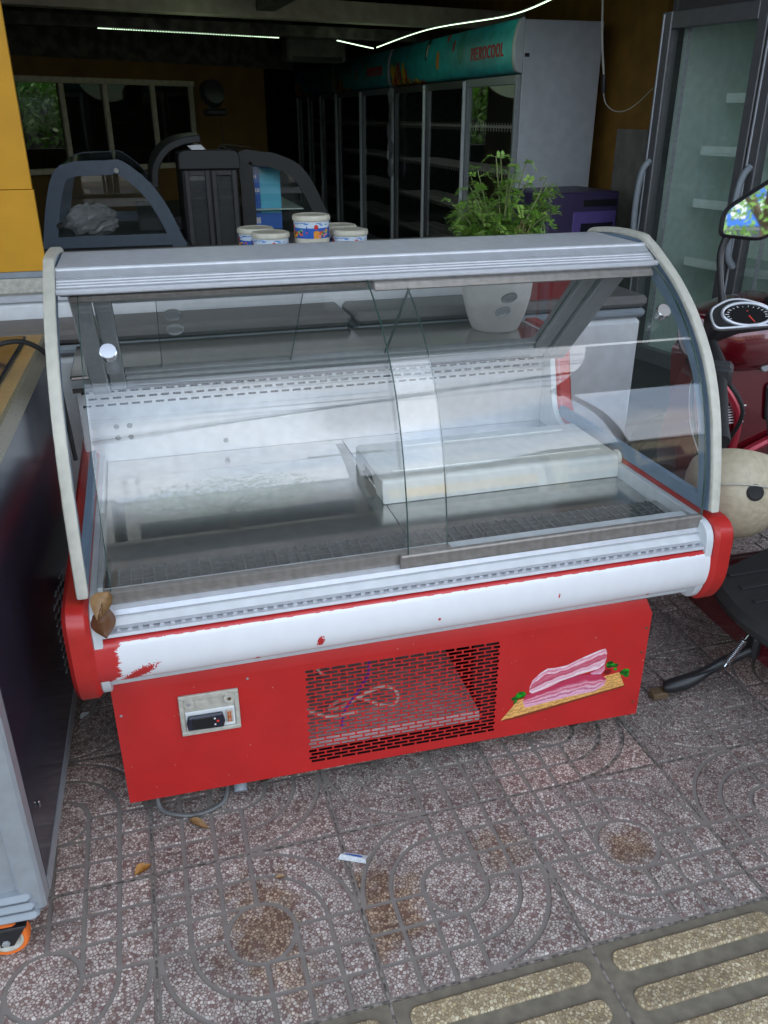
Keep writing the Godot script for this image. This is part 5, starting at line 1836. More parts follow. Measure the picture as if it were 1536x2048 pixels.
# ------------------------------------------------------------------ upright coolers along the right wall
func build_coolers() -> void:
	var rows := [[-3.72, 2.58, "tall white three-door glass cooler, nearest, with teal header", 3, 2.38], [-6.33, 2.12, "second tall glass cooler with teal header, behind the nearest one", 2, 2.38], [-8.7, 2.2, "dim third glass cooler at the dark far end of the row", 3, 2.42]]
	for i in 3:
		var q: Array = rows[i]
		var len: float = q[1]
		var t := thing("glass_cooler", q[2], "cooler", Vector3(q[4], 0, q[0]), 0.0, "tall glass coolers along the right wall")
		# local: front at x = 0 facing -x, near side at z = 0
		var D := 0.53
		var b := MB.new()
		b.box(Vector3(0.03, 0.02, -len), Vector3(D, 1.93, -len + 0.03), 0.003)
		b.box(Vector3(0.03, 0.02, -len + 0.0305), Vector3(D, 0.30, -0.0305), 0.0)
		b.box(Vector3(D - 0.03, 0.3005, -len + 0.0305), Vector3(D, 1.93, -0.0305), 0.0)
		b.box(Vector3(0.03, 1.66, -len + 0.0305), Vector3(D - 0.0305, 1.93, -0.0305), 0.0)
		part(b, "carcass", M.cooler_dark, t)
		boxpart("side_panel", Vector3(0.03, 0.02, -0.03), Vector3(D, 1.93, 0.0), M.cooler_white, t, 0.004)
		var hb := MB.new()
		var hp := smooth(V2([0.028, 1.655, -0.015, 1.675, -0.03, 1.76, -0.022, 1.86, 0.004, 1.93, 0.028, 1.94]), 4)
		var hq := hp.duplicate()
		for k in hp.size() - 1:
			var v0 := 1.0 - float(k) / (hp.size() - 1)
			var v1 := 1.0 - float(k + 1) / (hp.size() - 1)
			hb.quad_uv(Vector3(hp[k].x, hp[k].y, -len + 0.02), Vector3(hp[k].x, hp[k].y, -0.04), Vector3(hp[k + 1].x, hp[k + 1].y, -0.04), Vector3(hp[k + 1].x, hp[k + 1].y, -len + 0.02), Vector2(0, v0), Vector2(1, v0), Vector2(1, v1), Vector2(0, v1))
		var hd := part(hb, "header", M.header, t)
		for z in [-0.04, -len]:
			var cp := MB.new()
			cp.prism(hq, Vector3(0, 0, z), Vector3.RIGHT, Vector3.UP, 0.0, 0.04 if z > -0.1 else 0.02, 0.003)
			part(cp, "header_cap", M.cooler_white, t)
		if i < 2:
			text("HEROCOOL", 0.075, M.red_text, hd, Vector3(-0.031, 1.785, -0.42), Vector3(0, -PI / 2, 0), 0.004)
		if i == 0:
			boxpart("switch", Vector3(0.035, 1.74, 0.0005), Vector3(0.065, 1.76, 0.004), M.black_plastic, t, 0.001)
		var n: int = q[3]
		for d in n:
			var z1 := -0.012 - (len - 0.03) / n * d
			var z0 := z1 - (len - 0.03) / n + 0.01
			var f := MB.new()
			f.box(Vector3(0.0, 0.31, z0), Vector3(0.029, 1.65, z0 + 0.05), 0.004)
			f.box(Vector3(0.0, 0.31, z1 - 0.03), Vector3(0.029, 1.65, z1), 0.004)
			f.box(Vector3(0.001, 1.60, z0 + 0.0505), Vector3(0.029, 1.649, z1 - 0.0305), 0.003)
			f.box(Vector3(0.001, 0.311, z0 + 0.0505), Vector3(0.029, 0.36, z1 - 0.0305), 0.003)
			var dn := part(f, "door_frame", M.dull_alu if d == 0 else M.fridge_frame, t)
			var h := MB.new()
			h.box(Vector3(-0.022, 0.34, z0 + 0.004), Vector3(-0.0005, 1.64, z0 + 0.03), 0.006)
			part(h, "handle", M.white_plastic, dn)
			var g := MB.new()
			g.box(Vector3(0.010, 0.361, z0 + 0.0505), Vector3(0.014, 1.599, z1 - 0.0305), 0.0)
			part(g, "pane", M.pane, dn)
		for s in 4:
			var sh := MB.new()
			var y := 0.55 + 0.27 * s
			for k in 4:
				sh.box(Vector3(0.06 + 0.11 * k, y, -len + 0.04), Vector3(0.066 + 0.11 * k, y + 0.006, -0.04), 0.0)
			var zz := -0.05
			while zz > -len + 0.05:
				sh.box(Vector3(0.058, y + 0.0061, zz), Vector3(0.40, y + 0.009, zz + 0.003), 0.0)
				sh.box(Vector3(0.054, y - 0.02, zz), Vector3(0.0575, y + 0.03, zz + 0.003), 0.0)
				zz -= 0.045
			part(sh, "wire_shelf", M.wire_white, t)
	# plastic film hanging between the coolers
	var film := thing("plastic_film", "crumpled strip of clear wrapping film hanging between the two coolers", "film", Vector3(2.33, 0.95, -6.2))
	var b := MB.new()
	var n := FastNoiseLite.new()
	n.seed = 6
	n.frequency = 2.4
	var pts := []
	for i in 15:
		var row := []
		for k in 7:
			var y := i / 14.0 * 0.7
			row.append(Vector3(n.get_noise_2d(y * 2.0 + k, k * 0.7) * 0.04, y, -0.05 + k * 0.017 + n.get_noise_2d(k * 0.3, y * 1.4) * 0.05))
		pts.append(row)
	for i in 14:
		for k in 6:
			b.quad(pts[i][k], pts[i][k + 1], pts[i + 1][k + 1], pts[i + 1][k])
	part(b, "film_sheet", M.bag_plastic, film, 20)

# ------------------------------------------------------------------ upright fridge at the right
func build_fridge() -> void:
	var t := thing("upright_fridge", "tall dark framed glass-door fridge behind the scooter at the right edge", "fridge", Vector3(2.57, 0, -2.58), 0.0)
	t.basis = Basis(Vector3(0.978, 0, -0.206), Vector3.UP, Vector3(0.206, 0, 0.978))
	# local: doors in the plane x = 0 facing -x, far end at z = 0, runs to z = 1.25
	var Lf := 1.205
	var c := MB.new()
	c.box(Vector3(0.06, 0.02, 0.0), Vector3(0.72, 2.1, 0.035), 0.004)
	c.box(Vector3(0.06, 0.02, Lf - 0.035), Vector3(0.72, 2.1, Lf), 0.004)
	c.box(Vector3(0.06, 1.86, 0.0355), Vector3(0.72, 2.1, Lf - 0.0355), 0.0)
	c.box(Vector3(0.06, 0.02, 0.0355), Vector3(0.72, 0.26, Lf - 0.0355), 0.0)
	part(c, "carcass", M.charcoal, t)
	var b := MB.new()
	b.box(Vector3(0.66, 0.261, 0.036), Vector3(0.719, 1.859, Lf - 0.036), 0.0)
	b.box(Vector3(0.12, 0.261, 0.0357), Vector3(0.66, 1.859, 0.055), 0.0)
	b.box(Vector3(0.12, 0.261, Lf - 0.055), Vector3(0.66, 1.859, Lf - 0.0357), 0.0)
	b.box(Vector3(0.10, 0.2605, 0.056), Vector3(0.66, 0.275, Lf - 0.056), 0.0)
	b.box(Vector3(0.10, 1.845, 0.056), Vector3(0.66, 1.8595, Lf - 0.056), 0.0)
	part(b, "lining", M.fridge_inside, t)
	for d in 2:
		var z0 := 0.004 + 0.60 * d
		var z1 := z0 + 0.594
		var f := MB.new()
		f.box(Vector3(0.0, 0.27, z0), Vector3(0.055, 1.86, z0 + 0.062), 0.004)
		f.box(Vector3(0.0, 0.27, z1 - 0.05), Vector3(0.055, 1.86, z1), 0.004)
		f.box(Vector3(0.001, 1.79, z0 + 0.0625), Vector3(0.054, 1.859, z1 - 0.0505), 0.003)
		f.box(Vector3(0.001, 0.271, z0 + 0.0625), Vector3(0.054, 0.34, z1 - 0.0505), 0.003)
		var dn := part(f, "door_frame", M.fridge_frame, t)
		var tr := MB.new()
		tr.box(Vector3(-0.004, 0.28, z0 + 0.012), Vector3(-0.0003, 1.85, z0 + 0.020), 0.001)
		part(tr, "bright_strip", M.aluminium, dn)
		var g := MB.new()
		g.box(Vector3(0.020, 0.341, z0 + 0.0626), Vector3(0.025, 1.789, z1 - 0.0506), 0.0)
		part(g, "pane", M.pane, dn)
		var h := MB.new()
		h.tube(smooth3([Vector3(0.0, 1.235, z0 + 0.036), Vector3(-0.035, 1.19, z0 + 0.032), Vector3(-0.05, 1.08, z0 + 0.03), Vector3(-0.048, 0.95, z0 + 0.03), Vector3(-0.035, 0.86, z0 + 0.032), Vector3(0.0, 0.815, z0 + 0.036)], 5), 0.015, 10)
		part(h, "handle", M.grey_plastic, dn)
		# slotted shelf standard just behind the glass
		var sl := MB.new()
		sl.box(Vector3(0.10, 0.30, z0 + 0.075), Vector3(0.104, 1.83, z0 + 0.081), 0.0)
		sl.box(Vector3(0.10, 0.30, z0 + 0.089), Vector3(0.104, 1.83, z0 + 0.095), 0.0)
		for k in 53:
			sl.box(Vector3(0.10, 0.30 + 0.029 * k, z0 + 0.0811), Vector3(0.104, 0.312 + 0.029 * k, z0 + 0.0889), 0.0)
		part(sl, "shelf_standard", M.aluminium, t)
	for q in [[1.50, 0.30], [1.27, 0.42], [1.03, 0.42], [0.75, 0.42]]:
		var sh := MB.new()
		sh.xf = Transform3D(Basis(), Vector3(0.655, q[0], 0))
		sh.box(Vector3(-q[1], -0.012, 0.13), Vector3(0, 0.0, Lf - 0.06), 0.002)
		sh.box(Vector3(-q[1], 0.0005, 0.13), Vector3(-q[1] + 0.004, 0.03, Lf - 0.06), 0.001)
		part(sh, "shelf", M.fridge_inside, t)
func build_machine() -> void:
	var t := thing("purple_machine", "dark purple boxy machine between the white cooler and the fridge", "machine", Vector3(2.26, 0, -2.95), 0.12)
	boxpart("body", Vector3(0.0, 0.0, -0.4), Vector3(0.46, 1.06, 0.0), M.purple, t, 0.012)
	boxpart("front_plate", Vector3(0.16, 0.5, 0.0005), Vector3(0.44, 0.96, 0.008), M.violet, t, 0.003)
	boxpart("vent", Vector3(0.22, 0.985, 0.0005), Vector3(0.44, 1.02, 0.004), M.black_plastic, t, 0.001)
	boxpart("display_panel", Vector3(0.21, 0.82, 0.0085), Vector3(0.42, 0.90, 0.014), M.navy_gloss, t, 0.002)
	boxpart("screen", Vector3(0.23, 0.80, 0.0085), Vector3(0.30, 0.815, 0.012), M.sign_blue, t, 0.001)
	boxpart("latch", Vector3(0.05, 0.88, 0.0005), Vector3(0.08, 0.895, 0.01), M.charcoal, t, 0.001)

# ------------------------------------------------------------------ scooter
func sec(cx: float, cy: float, cz: float, hy: float, hz: float, e: float, n := 20) -> Array:   # superellipse ring across x, travel along +x
	var r := []
	for k in n:
		var a := TAU * k / n
		var c := cos(a)
		var s := sin(a)
		r.append(Vector3(cx, cy + signf(c) * pow(absf(c), e) * hy, cz + signf(s) * pow(absf(s), e) * hz))
	return r
func build_scooter() -> void:
	var at := Vector3(1.86, 0, -0.35)
	var t := thing("scooter", "dark red motor scooter parked at the right, handlebars turned toward the case", "scooter", at)
	# inner leg shield
	var ls := MB.new()
	ls.prism(fillet(V2([-0.17, 0.24, 0.20, 0.24, 0.30, 0.50, 0.25, 0.78, 0.10, 0.86, -0.08, 0.86, -0.20, 0.76, -0.25, 0.50]), [0.06], 5), Vector3(0, 0, -0.36), Vector3.RIGHT, Vector3.UP, -0.10, 0.06, 0.03)
	part(ls, "leg_shield", M.maroon, t)
	var ridge := MB.new()
	ridge.tube(smooth3([Vector3(-0.16, 0.74, -0.292), Vector3(-0.08, 0.62, -0.288), Vector3(-0.10, 0.45, -0.288), Vector3(-0.16, 0.35, -0.292)]), 0.012, 8)
	ridge.tube(smooth3([Vector3(-0.17, 0.44, -0.292), Vector3(-0.02, 0.52, -0.282), Vector3(0.12, 0.57, -0.288)]), 0.014, 8)
	part(ridge, "shield_ridge", M.maroon_edge, t)
	var pocket := MB.new()
	pocket.prism(fillet(V2([0.02, 0.60, 0.20, 0.62, 0.19, 0.74, 0.0, 0.72]), [0.02]), Vector3(0, 0, -0.30), Vector3.RIGHT, Vector3.UP, 0.0005, 0.012, 0.004)
	part(pocket, "glove_box", M.black_plastic, t)
	var warn := MB.new()
	for k in 7:
		warn.box(Vector3(-0.15, 0.655 - 0.0085 * k, -0.2998), Vector3(-0.05 - 0.012 * (k % 3), 0.659 - 0.0085 * k, -0.2990), 0.0)
	part(warn, "warning_text", M.print_white, t)
	# steering head and handlebar cover
	var hb := Node3D.new()
	hb.name = "handlebar"
	t.add_child(hb)
	hb.position = Vector3(-0.09, 0.838, -0.37)
	hb.rotation.y = 0.0
	var cw := MB.new()
	var rings := []
	for q in [[-0.175, 0.07, 0.02, 0.012, 0.015], [-0.165, 0.055, 0.02, 0.045, 0.05], [-0.13, 0.025, 0.01, 0.075, 0.09], [-0.07, 0.012, -0.005, 0.094, 0.13], [0.02, 0.014, -0.02, 0.104, 0.15], [0.11, 0.02, -0.03, 0.108, 0.14], [0.19, 0.02, -0.02, 0.08, 0.10], [0.25, 0.01, 0.02, 0.045, 0.05], [0.27, 0.012, 0.03, 0.02, 0.02]]:
		rings.append(sec(q[0], q[1], q[2], q[3], q[4], 0.8))
	cw.loft(rings)
	part(cw, "handlebar_cover", M.maroon, hb)
	# the instrument lies on the rider's side of the cover
	var U := Vector3.RIGHT
	var Wv := Vector3(0, 0.60, -0.80)
	var o := Vector3(-0.050, 0.085, 0.088)
	var bz := MB.new()
	var shape := fillet(V2([-0.115, -0.045, 0.115, -0.045, 0.105, 0.03, 0.0, 0.075, -0.105, 0.03]), [0.03, 0.03, 0.035, 0.05, 0.035], 6)
	bz.prism(shape, o, U, Wv, -0.04, 0.012, 0.004)
	part(bz, "instrument_hood", M.black_plastic, hb)
	var ring := MB.new()
	var rp := []
	for k in 40:
		var p := MB.inset(shape, 0.006)
		var f := float(k) / 40 * p.size()
		var q := p[int(f)].lerp(p[(int(f) + 1) % p.size()], f - int(f))
		rp.append(o + U * q.x + Wv * q.y + U.cross(Wv) * 0.0125)
	ring.tube(rp, 0.0035, 6, true)
	var rq := []
	for k in 36:
		var a := TAU * k / 36
		rq.append(o + U * (0.012 + 0.078 * cos(a)) + Wv * (0.002 + 0.040 * sin(a)) + U.cross(Wv) * 0.0145)
	ring.tube(rq, 0.0045, 6, true)
	part(ring, "chrome_ring", M.aluminium, hb)
	var fc := MB.new()
	fc.prism(ell(0.012, 0.002, 0.076, 0.038, 32), o, U, Wv, 0.0121, 0.0135, 0.0)
	var fcn := part(fc, "gauge_face", M.gauge_face, hb)
	var tk := MB.new()
	for k in 15:
		var a := deg_to_rad(200 - 220.0 * k / 14)
		var q0 := Vector2(0.012 + 0.058 * cos(a), 0.0 + 0.028 * sin(a))
		var q1 := Vector2(0.012 + (0.066 if k % 2 else 0.070) * cos(a), 0.0 + (0.031 if k % 2 else 0.033) * sin(a))
		tk.tube([o + U * q0.x + Wv * q0.y + U.cross(Wv) * 0.0138, o + U * q1.x + Wv * q1.y + U.cross(Wv) * 0.0138], 0.0010, 4)
	part(tk, "scale_marks", M.print_white, fcn)
	var nd := MB.new()
	nd.tube([o + U * 0.016 - Wv * 0.004 + U.cross(Wv) * 0.0145, o + U * 0.024 - Wv * 0.028 + U.cross(Wv) * 0.0145], [0.0022, 0.0010], 5)
	nd.tube([o + U * 0.018 + Wv * 0.012 + U.cross(Wv) * 0.0138, o + U * 0.018 + Wv * 0.014 + U.cross(Wv) * 0.0145], 0.0022, 6)
	part(nd, "needle", M.needle, fcn)
	# left grip, switch box, brake lever
	var gp := MB.new()
	gp.tube(smooth3([Vector3(-0.14, 0.02, 0.10), Vector3(-0.22, 0.005, 0.25), Vector3(-0.26, -0.015, 0.31), Vector3(-0.31, -0.06, 0.395), Vector3(-0.36, -0.107, 0.48)], 4), [0.017, 0.017, 0.017, 0.018, 0.019, 0.018, 0.018, 0.019, 0.018, 0.018, 0.018, 0.019, 0.018, 0.018, 0.018, 0.021, 0.021], 14)
	part(gp, "grip", M.black_rubber, hb)
	for q in [[[Vector3(-0.20, -0.02, 0.24), Vector3(-0.13, -0.12, 0.26), Vector3(-0.08, -0.26, 0.16), Vector3(-0.09, -0.42, 0.09)], 0.006], [[Vector3(-0.23, 0.0, 0.22), Vector3(-0.18, -0.10, 0.24), Vector3(-0.14, -0.22, 0.14), Vector3(-0.12, -0.36, 0.08)], 0.005]]:
		var hz := MB.new()
		hz.tube(smooth3(q[0], 6), q[1], 8)
		part(hz, "control_cable", M.black_rubber, hb)
	boxpart("button_box", Vector3(0.055, 0.100, 0.030), Vector3(0.105, 0.130, 0.075), M.black_plastic, hb, 0.008)
	boxpart("indicator_lens", Vector3(0.075, 0.072, 0.100), Vector3(0.10, 0.098, 0.118), M.needle, hb, 0.006)
	var ky := MB.new()
	ky.prism(ell(0.07, -0.06, 0.018, 0.018, 20), Vector3(0, 0, 0.075), Vector3.RIGHT, Vector3.UP, 0.0, 0.012, 0.002)
	part(ky, "key_lock", M.dull_alu, hb)
	var sb := MB.new()
	sb.xf = Transform3D(Basis(Vector3.UP, 0.9), Vector3(-0.235, 0.0, 0.275))
	sb.box(Vector3(-0.045, -0.03, -0.03), Vector3(0.035, 0.022, 0.03), 0.01)
	part(sb, "switch_box", M.black_plastic, hb)
	var bl := MB.new()
	bl.tube(smooth3([Vector3(-0.27, 0.0, 0.24), Vector3(-0.33, -0.03, 0.30), Vector3(-0.385, -0.09, 0.40), Vector3(-0.40, -0.14, 0.47)]), 0.007, 8)
	part(bl, "brake_lever", M.chrome, hb)
	# mirror
	var mr := Node3D.new()
	mr.name = "mirror"
	t.add_child(mr)
	mr.position = Vector3(-0.045, 1.195, -0.40)
	mr.rotation = Vector3(-0.083, -0.49, 0.0)
	var outl := fillet(V2([-0.10, -0.075, 0.03, -0.085, 0.105, 0.02, 0.095, 0.095, 0.03, 0.095, -0.10, 0.0]), [0.02, 0.04, 0.03, 0.025, 0.02, 0.03], 6)
	var hs := MB.new()
	hs.prism(outl, Vector3.ZERO, Vector3.RIGHT, Vector3.UP, -0.03, 0.0, 0.008)
	part(hs, "housing", M.black_plastic, mr)
	var mg := MB.new()
	mg.prism(MB.inset(outl, 0.010), Vector3.ZERO, Vector3.RIGHT, Vector3.UP, 0.0003, 0.0018, 0.0)
	part(mg, "mirror_glass", M.mirror, mr)
	var sm := MB.new()
	sm.tube(smooth3([Vector3(-0.07, -0.06, -0.02), Vector3(-0.085, -0.12, -0.015), Vector3(-0.075, -0.20, 0.0), Vector3(-0.06, -0.27, 0.02)]), [0.016, 0.014, 0.012, 0.011, 0.0105, 0.010, 0.010, 0.0095, 0.009, 0.009, 0.009, 0.009, 0.010, 0.012, 0.014, 0.015], 10)
	part(sm, "stem", M.black_plastic, mr)
	# floorboard and under-body
	var fb := MB.new()
	fb.prism(fillet(V2([-0.30, -0.04, 0.26, -0.24, 0.26, 0.55, -0.26, 0.50, -0.36, 0.20]), [0.10, 0.02, 0.02, 0.06, 0.12], 6), Vector3(0, 0, 0), Vector3.RIGHT, Vector3.BACK, -0.265, -0.215, 0.018)
	part(fb, "floorboard", M.black_rubber, t)
	for k in 7:
		var rb := MB.new()
		rb.box(Vector3(-0.27 + 0.012 * absf(k - 2.0), 0.2652, -0.02 + 0.07 * k), Vector3(-0.02, 0.2695, -0.002 + 0.07 * k), 0.002)
		part(rb, "tread_rib", M.black_rubber, t)
	var ub := MB.new()
	ub.loft([sec(-0.27, 0.165, 0.12, 0.045, 0.32, 0.7), sec(-0.18, 0.15, 0.12, 0.065, 0.38, 0.7), sec(0.18, 0.15, 0.12, 0.065, 0.38, 0.7), sec(0.25, 0.165, 0.12, 0.045, 0.32, 0.7)])
	part(ub, "under_cover", M.maroon, t)
	var fl := MB.new()
	fl.prism(fillet(V2([-0.22, 0.28, 0.22, 0.28, 0.24, 0.62, 0.16, 0.74, -0.16, 0.74, -0.24, 0.62]), [0.06], 5), Vector3(0.02, 0, 0.42), Vector3.RIGHT, Vector3.UP, 0.0, 0.7, 0.04)
	part(fl, "seat_body", M.charcoal, t)
	var st := MB.new()
	st.prism(fillet(V2([-0.17, 0.745, 0.17, 0.745, 0.15, 0.82, -0.15, 0.82]), [0.02, 0.02, 0.04, 0.04], 5), Vector3(0.02, 0, 0.42), Vector3.RIGHT, Vector3.UP, -0.03, 0.75, 0.03)
	part(st, "seat", M.black_rubber, t)
	# wheels
	for z in [-0.72, 1.0]:
		var w := MB.new()
		w.xf = Transform3D(Basis(Vector3.BACK, PI / 2), Vector3(0.02, 0.235, z))
		w.lathe([Vector2(0.15, -0.045), Vector2(0.20, -0.05), Vector2(0.228, -0.035), Vector2(0.235, 0.0), Vector2(0.228, 0.035), Vector2(0.20, 0.05), Vector2(0.15, 0.045), Vector2(0.15, -0.045)], 32)
		var wn := part(w, "tyre", M.black_rubber, t)
		var rm := MB.new()
		rm.xf = w.xf
		rm.lathe([Vector2(0, -0.03), Vector2(0.149, -0.04), Vector2(0.149, 0.04), Vector2(0, 0.03)], 24)
		part(rm, "rim", M.charcoal, wn)
	var fk := MB.new()
	fk.tube([Vector3(0.02, 0.80, -0.42), Vector3(0.02, 0.50, -0.60)], 0.04, 10)
	fk.tube([Vector3(-0.06, 0.52, -0.58), Vector3(-0.06, 0.235, -0.72)], 0.018, 8)
	fk.tube([Vector3(0.10, 0.52, -0.58), Vector3(0.10, 0.235, -0.72)], 0.018, 8)
	part(fk, "fork", M.charcoal, t)
	var fm := MB.new()
	fm.prism(fillet(V2([-0.15, 0.44, 0.19, 0.44, 0.24, 0.82, -0.2, 0.82]), [0.05]), Vector3(0, 0, -0.47), Vector3.RIGHT, Vector3.UP, -0.06, 0.0, 0.03)
	part(fm, "front_fairing", M.maroon, t)
	# side stand with its spring
	var ss := Node3D.new()
	ss.name = "side_stand"
	t.add_child(ss)
	var arm := MB.new()
	arm.tube(smooth3([Vector3(-0.265, 0.15, 0.17), Vector3(-0.36, 0.10, 0.155), Vector3(-0.44, 0.055, 0.145), Vector3(-0.50, 0.03, 0.125)]), [0.016, 0.016, 0.015, 0.015, 0.015, 0.015, 0.014, 0.014, 0.016, 0.018, 0.020, 0.021, 0.021, 0.020, 0.018, 0.014], 10)
	part(arm, "arm", M.black_plastic, ss)
	var ft := MB.new()
	ft.box(Vector3(-0.535, 0.0, 0.105), Vector3(-0.49, 0.022, 0.14), 0.005)
	part(ft, "foot", M.bark, ss)
	var br := MB.new()
	br.box(Vector3(-0.29, 0.12, 0.14), Vector3(-0.23, 0.19, 0.19), 0.01)
	part(br, "bracket", M.black_plastic, ss)
	var sp := MB.new()
	var coil := []
	var A := Vector3(-0.30, 0.205, 0.175)
	var B := Vector3(-0.37, 0.115, 0.185)
	var ax := (B - A).normalized()
	var e1 := ax.cross(Vector3.BACK).normalized()
	var e2 := ax.cross(e1)
	for k in 145:
		var u := k / 144.0
		var a := u * TAU * 16
		coil.append(A.lerp(B, 0.22 + 0.68 * u) + (e1 * cos(a) + e2 * sin(a)) * 0.0085)
	sp.tube(coil, 0.0017, 5)
	sp.tube([A + Vector3(0.012, 0.012, 0), A, A.lerp(B, 0.22)], 0.002, 5)
	sp.tube([A.lerp(B, 0.9), B], 0.002, 5)
	part(sp, "spring", M.chrome, ss)
	var ln := MB.new()
	ln.tube([B, Vector3(-0.49, 0.045, 0.13)], 0.003, 6)
	part(ln, "link_rod", M.black_plastic, ss)
func build_helmet() -> void:
	var t := thing("helmet", "cream half helmet hanging on the scooter beside the case's right end", "helmet", Vector3(1.562, 0.555, -0.34))
	var up := Vector3(0.42, 0.72, -0.55).normalized()
	var xx := up.cross(Vector3(0, 0, 1)).normalized()
	var xf := Transform3D(Basis(xx, up, xx.cross(up)), Vector3.ZERO)
	var prof := []
	for k in 17:
		var a := lerpf(0, deg_to_rad(112), k / 16.0)
		prof.append(Vector2(0.128 * sin(a) * 1.0, -0.138 * cos(a)))
	var R: Vector2 = prof[16]
	for q in [Vector2(R.x - 0.004, R.y + 0.004), Vector2(R.x - 0.010, R.y)]:
		prof.append(q)
	for k in range(15, -1, -1):
		var a := lerpf(0, deg_to_rad(112), k / 16.0)
		prof.append(Vector2(0.116 * sin(a), -0.126 * cos(a)))
	var b := MB.new()
	b.xf = xf
	b.lathe(prof, 40)
	part(b, "shell", M.helmet_cream, t)
	var seam := MB.new()
	var rp := []
	for k in 40:
		var a := TAU * k / 40
		rp.append(xf * Vector3(cos(a) * 0.1275, -0.030 + 0.022 * cos(a), sin(a) * 0.1275))
	seam.tube(rp, 0.0022, 5, true)
	part(seam, "edge_piping", M.cream_plastic, t)
	for q in [[Vector3(-0.30, 0.28, 0.90), 0.021, M.black_rubber, "vent_button"], [Vector3(0.42, 0.30, 0.85), 0.007, M.helmet_cream, "rivet"]]:
		var d: Vector3 = q[0].normalized()
		var bt := MB.new()
		var xa := d.cross(Vector3.UP).normalized()
		bt.xf = Transform3D(Basis(xa, d, xa.cross(d)), d * 0.127)
		var s: float = q[1]
		bt.lathe([Vector2(0, -0.004), Vector2(s, -0.004), Vector2(s, 0.005), Vector2(s * 0.75, 0.008), Vector2(s * 0.6, 0.006), Vector2(0, 0.006)], 22)
		part(bt, q[3], q[2], t)
	var st := MB.new()
	st.tube(smooth3([Vector3(0.06, 0.06, 0.03), Vector3(0.10, 0.10, -0.02), Vector3(0.13, 0.15, -0.08)]), 0.006, 6)
	part(st, "strap", M.black_rubber, t)

# ------------------------------------------------------------------ wires and litter
func build_wires() -> void:
	var t := thing("hanging_wire", "white wire with a black plug hanging in front of the near cooler's side", "wire", Vector3(2.66, 0, -3.3))
	var b := MB.new()
	b.tube(smooth3([Vector3(-0.06, 2.3, 0.05), Vector3(-0.02, 1.85, 0.05), Vector3(0.02, 1.62, 0.05)]), 0.006, 6)
	b.tube(smooth3([Vector3(0.025, 1.55, 0.05), Vector3(0.05, 1.49, 0.05), Vector3(0.11, 1.455, 0.05), Vector3(0.18, 1.46, 0.05), Vector3(0.25, 1.50, 0.05), Vector3(0.36, 1.57, 0.0)]), 0.003, 6)
	part(b, "flex", M.wire_white, t)
	var p := MB.new()
	p.tube([Vector3(0.018, 1.635, 0.05), Vector3(0.022, 1.58, 0.05), Vector3(0.026, 1.545, 0.05)], [0.008, 0.012, 0.010], 8)
	part(p, "plug", M.black_plastic, t)
func dry_leaf(b: MB, len: float, wid: float, curl: float, sd: int) -> void:
	var r := RandomNumberGenerator.new()
	r.seed = sd
	var rows := []
	for i in 13:
		var u := i / 12.0
		var w := wid * pow(sin(PI * clampf(pow(u, 0.85) * 0.97 + 0.015, 0, 1)), 1.1) * 0.5
		var row := []
		for k in 7:
			var s := (k - 3) / 3.0
			row.append(Vector3(u * len, curl * (s * s * w * 1.6 + sin(u * 5.0) * len * 0.10) + r.randf() * 0.0012, s * w + sin(u * 3.0) * len * 0.06))
		rows.append(row)
	for i in 12:
		for k in 6:
			b.quad(rows[i][k], rows[i][k + 1], rows[i + 1][k + 1], rows[i + 1][k])
			b.quad(rows[i][k] - Vector3(0, 0.0006, 0), rows[i + 1][k] - Vector3(0, 0.0006, 0), rows[i + 1][k + 1] - Vector3(0, 0.0006, 0), rows[i][k + 1] - Vector3(0, 0.0006, 0))
	b.tube([Vector3(0.001, 0.001, 0), Vector3(len * 0.5, curl * len * 0.06 + 0.001, len * 0.05)], 0.0008, 4)
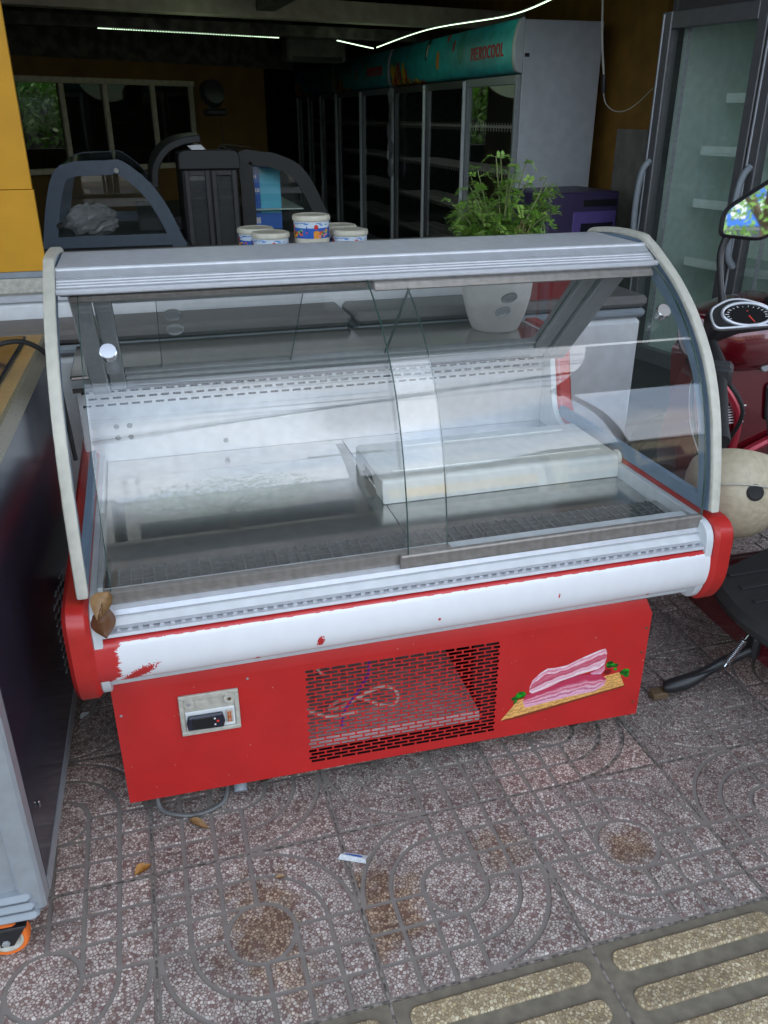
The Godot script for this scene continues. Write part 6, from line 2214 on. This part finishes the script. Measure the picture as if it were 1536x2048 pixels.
func build_litter() -> void:
	# curled leaf on the case's front ledge
	var t := thing("dry_leaf", "curled brown dry leaf lying on the case's white front ledge", "leaf", CASE_AT + Vector3(0.090, 0.618, -0.020))
	t.basis = Basis.from_euler(Vector3(0.75, 0.0, 0.0)) * Basis.from_euler(Vector3(0, -2.02, 0.0))
	var b := MB.new()
	dry_leaf(b, 0.058, 0.040, 0.55, 4)
	part(b, "upper_blade", M.dry_leaf, t, 60)
	var b2 := MB.new()
	b2.xf = Transform3D(Basis(Vector3.UP, 0.5), Vector3(0.025, 0.003, 0.004))
	dry_leaf(b2, 0.070, 0.046, -0.5, 5)
	part(b2, "lower_blade", M.dry_leaf_dark, t, 60)
	var leaves := [[0.085, -0.128, -0.72, 0.055, 0.020, "dry_leaf", "long reddish brown dry leaf under the case's drain hose"], [-0.035, -0.004, 0.60, 0.040, 0.026, "dry_leaf_orange", "orange brown leaf caught in the tile joint at the lower left"], [0.245, 0.084, 0.08, 0.022, 0.010, "dry_leaf", "small tan curled scrap of leaf on the middle tile"]]
	for q in leaves:
		var l := thing("dry_leaf", q[6], "leaf", Vector3(q[0], 0.003, q[1]), q[2])
		var m := MB.new()
		dry_leaf(m, q[3], q[4], 0.45, 9)
		part(m, "blade", M[q[5]], l, 60)
	var grn := thing("dry_leaf", "pale grey-green leaf on the shaded tiles under the case's left end", "leaf", Vector3(-0.165, 0.003, -0.56), 0.9)
	var gm := MB.new()
	dry_leaf(gm, 0.03, 0.02, 0.3, 12)
	part(gm, "blade", M.paper, grn, 60)
	var pp := thing("paper_scrap", "folded white and blue paper scrap on the tile joint in front of the case", "paper", Vector3(0.385, 0.002, 0.062), -0.42)
	var pm := MB.new()
	pm.quad(Vector3(0, 0.001, 0.010), Vector3(0.062, 0.002, 0.014), Vector3(0.060, 0.004, 0.004), Vector3(0.004, 0.006, 0.0))
	pm.quad(Vector3(0.004, 0.0061, 0.0), Vector3(0.060, 0.0041, 0.004), Vector3(0.064, 0.001, -0.008), Vector3(0.012, 0.002, -0.010))
	part(pm, "sheet", M.paper, pp)
	var ps := MB.new()
	ps.quad(Vector3(0.012, 0.0062, -0.001), Vector3(0.050, 0.0052, 0.0015), Vector3(0.052, 0.0036, -0.004), Vector3(0.016, 0.0045, -0.005))
	part(ps, "print", M.sign_blue, pp)
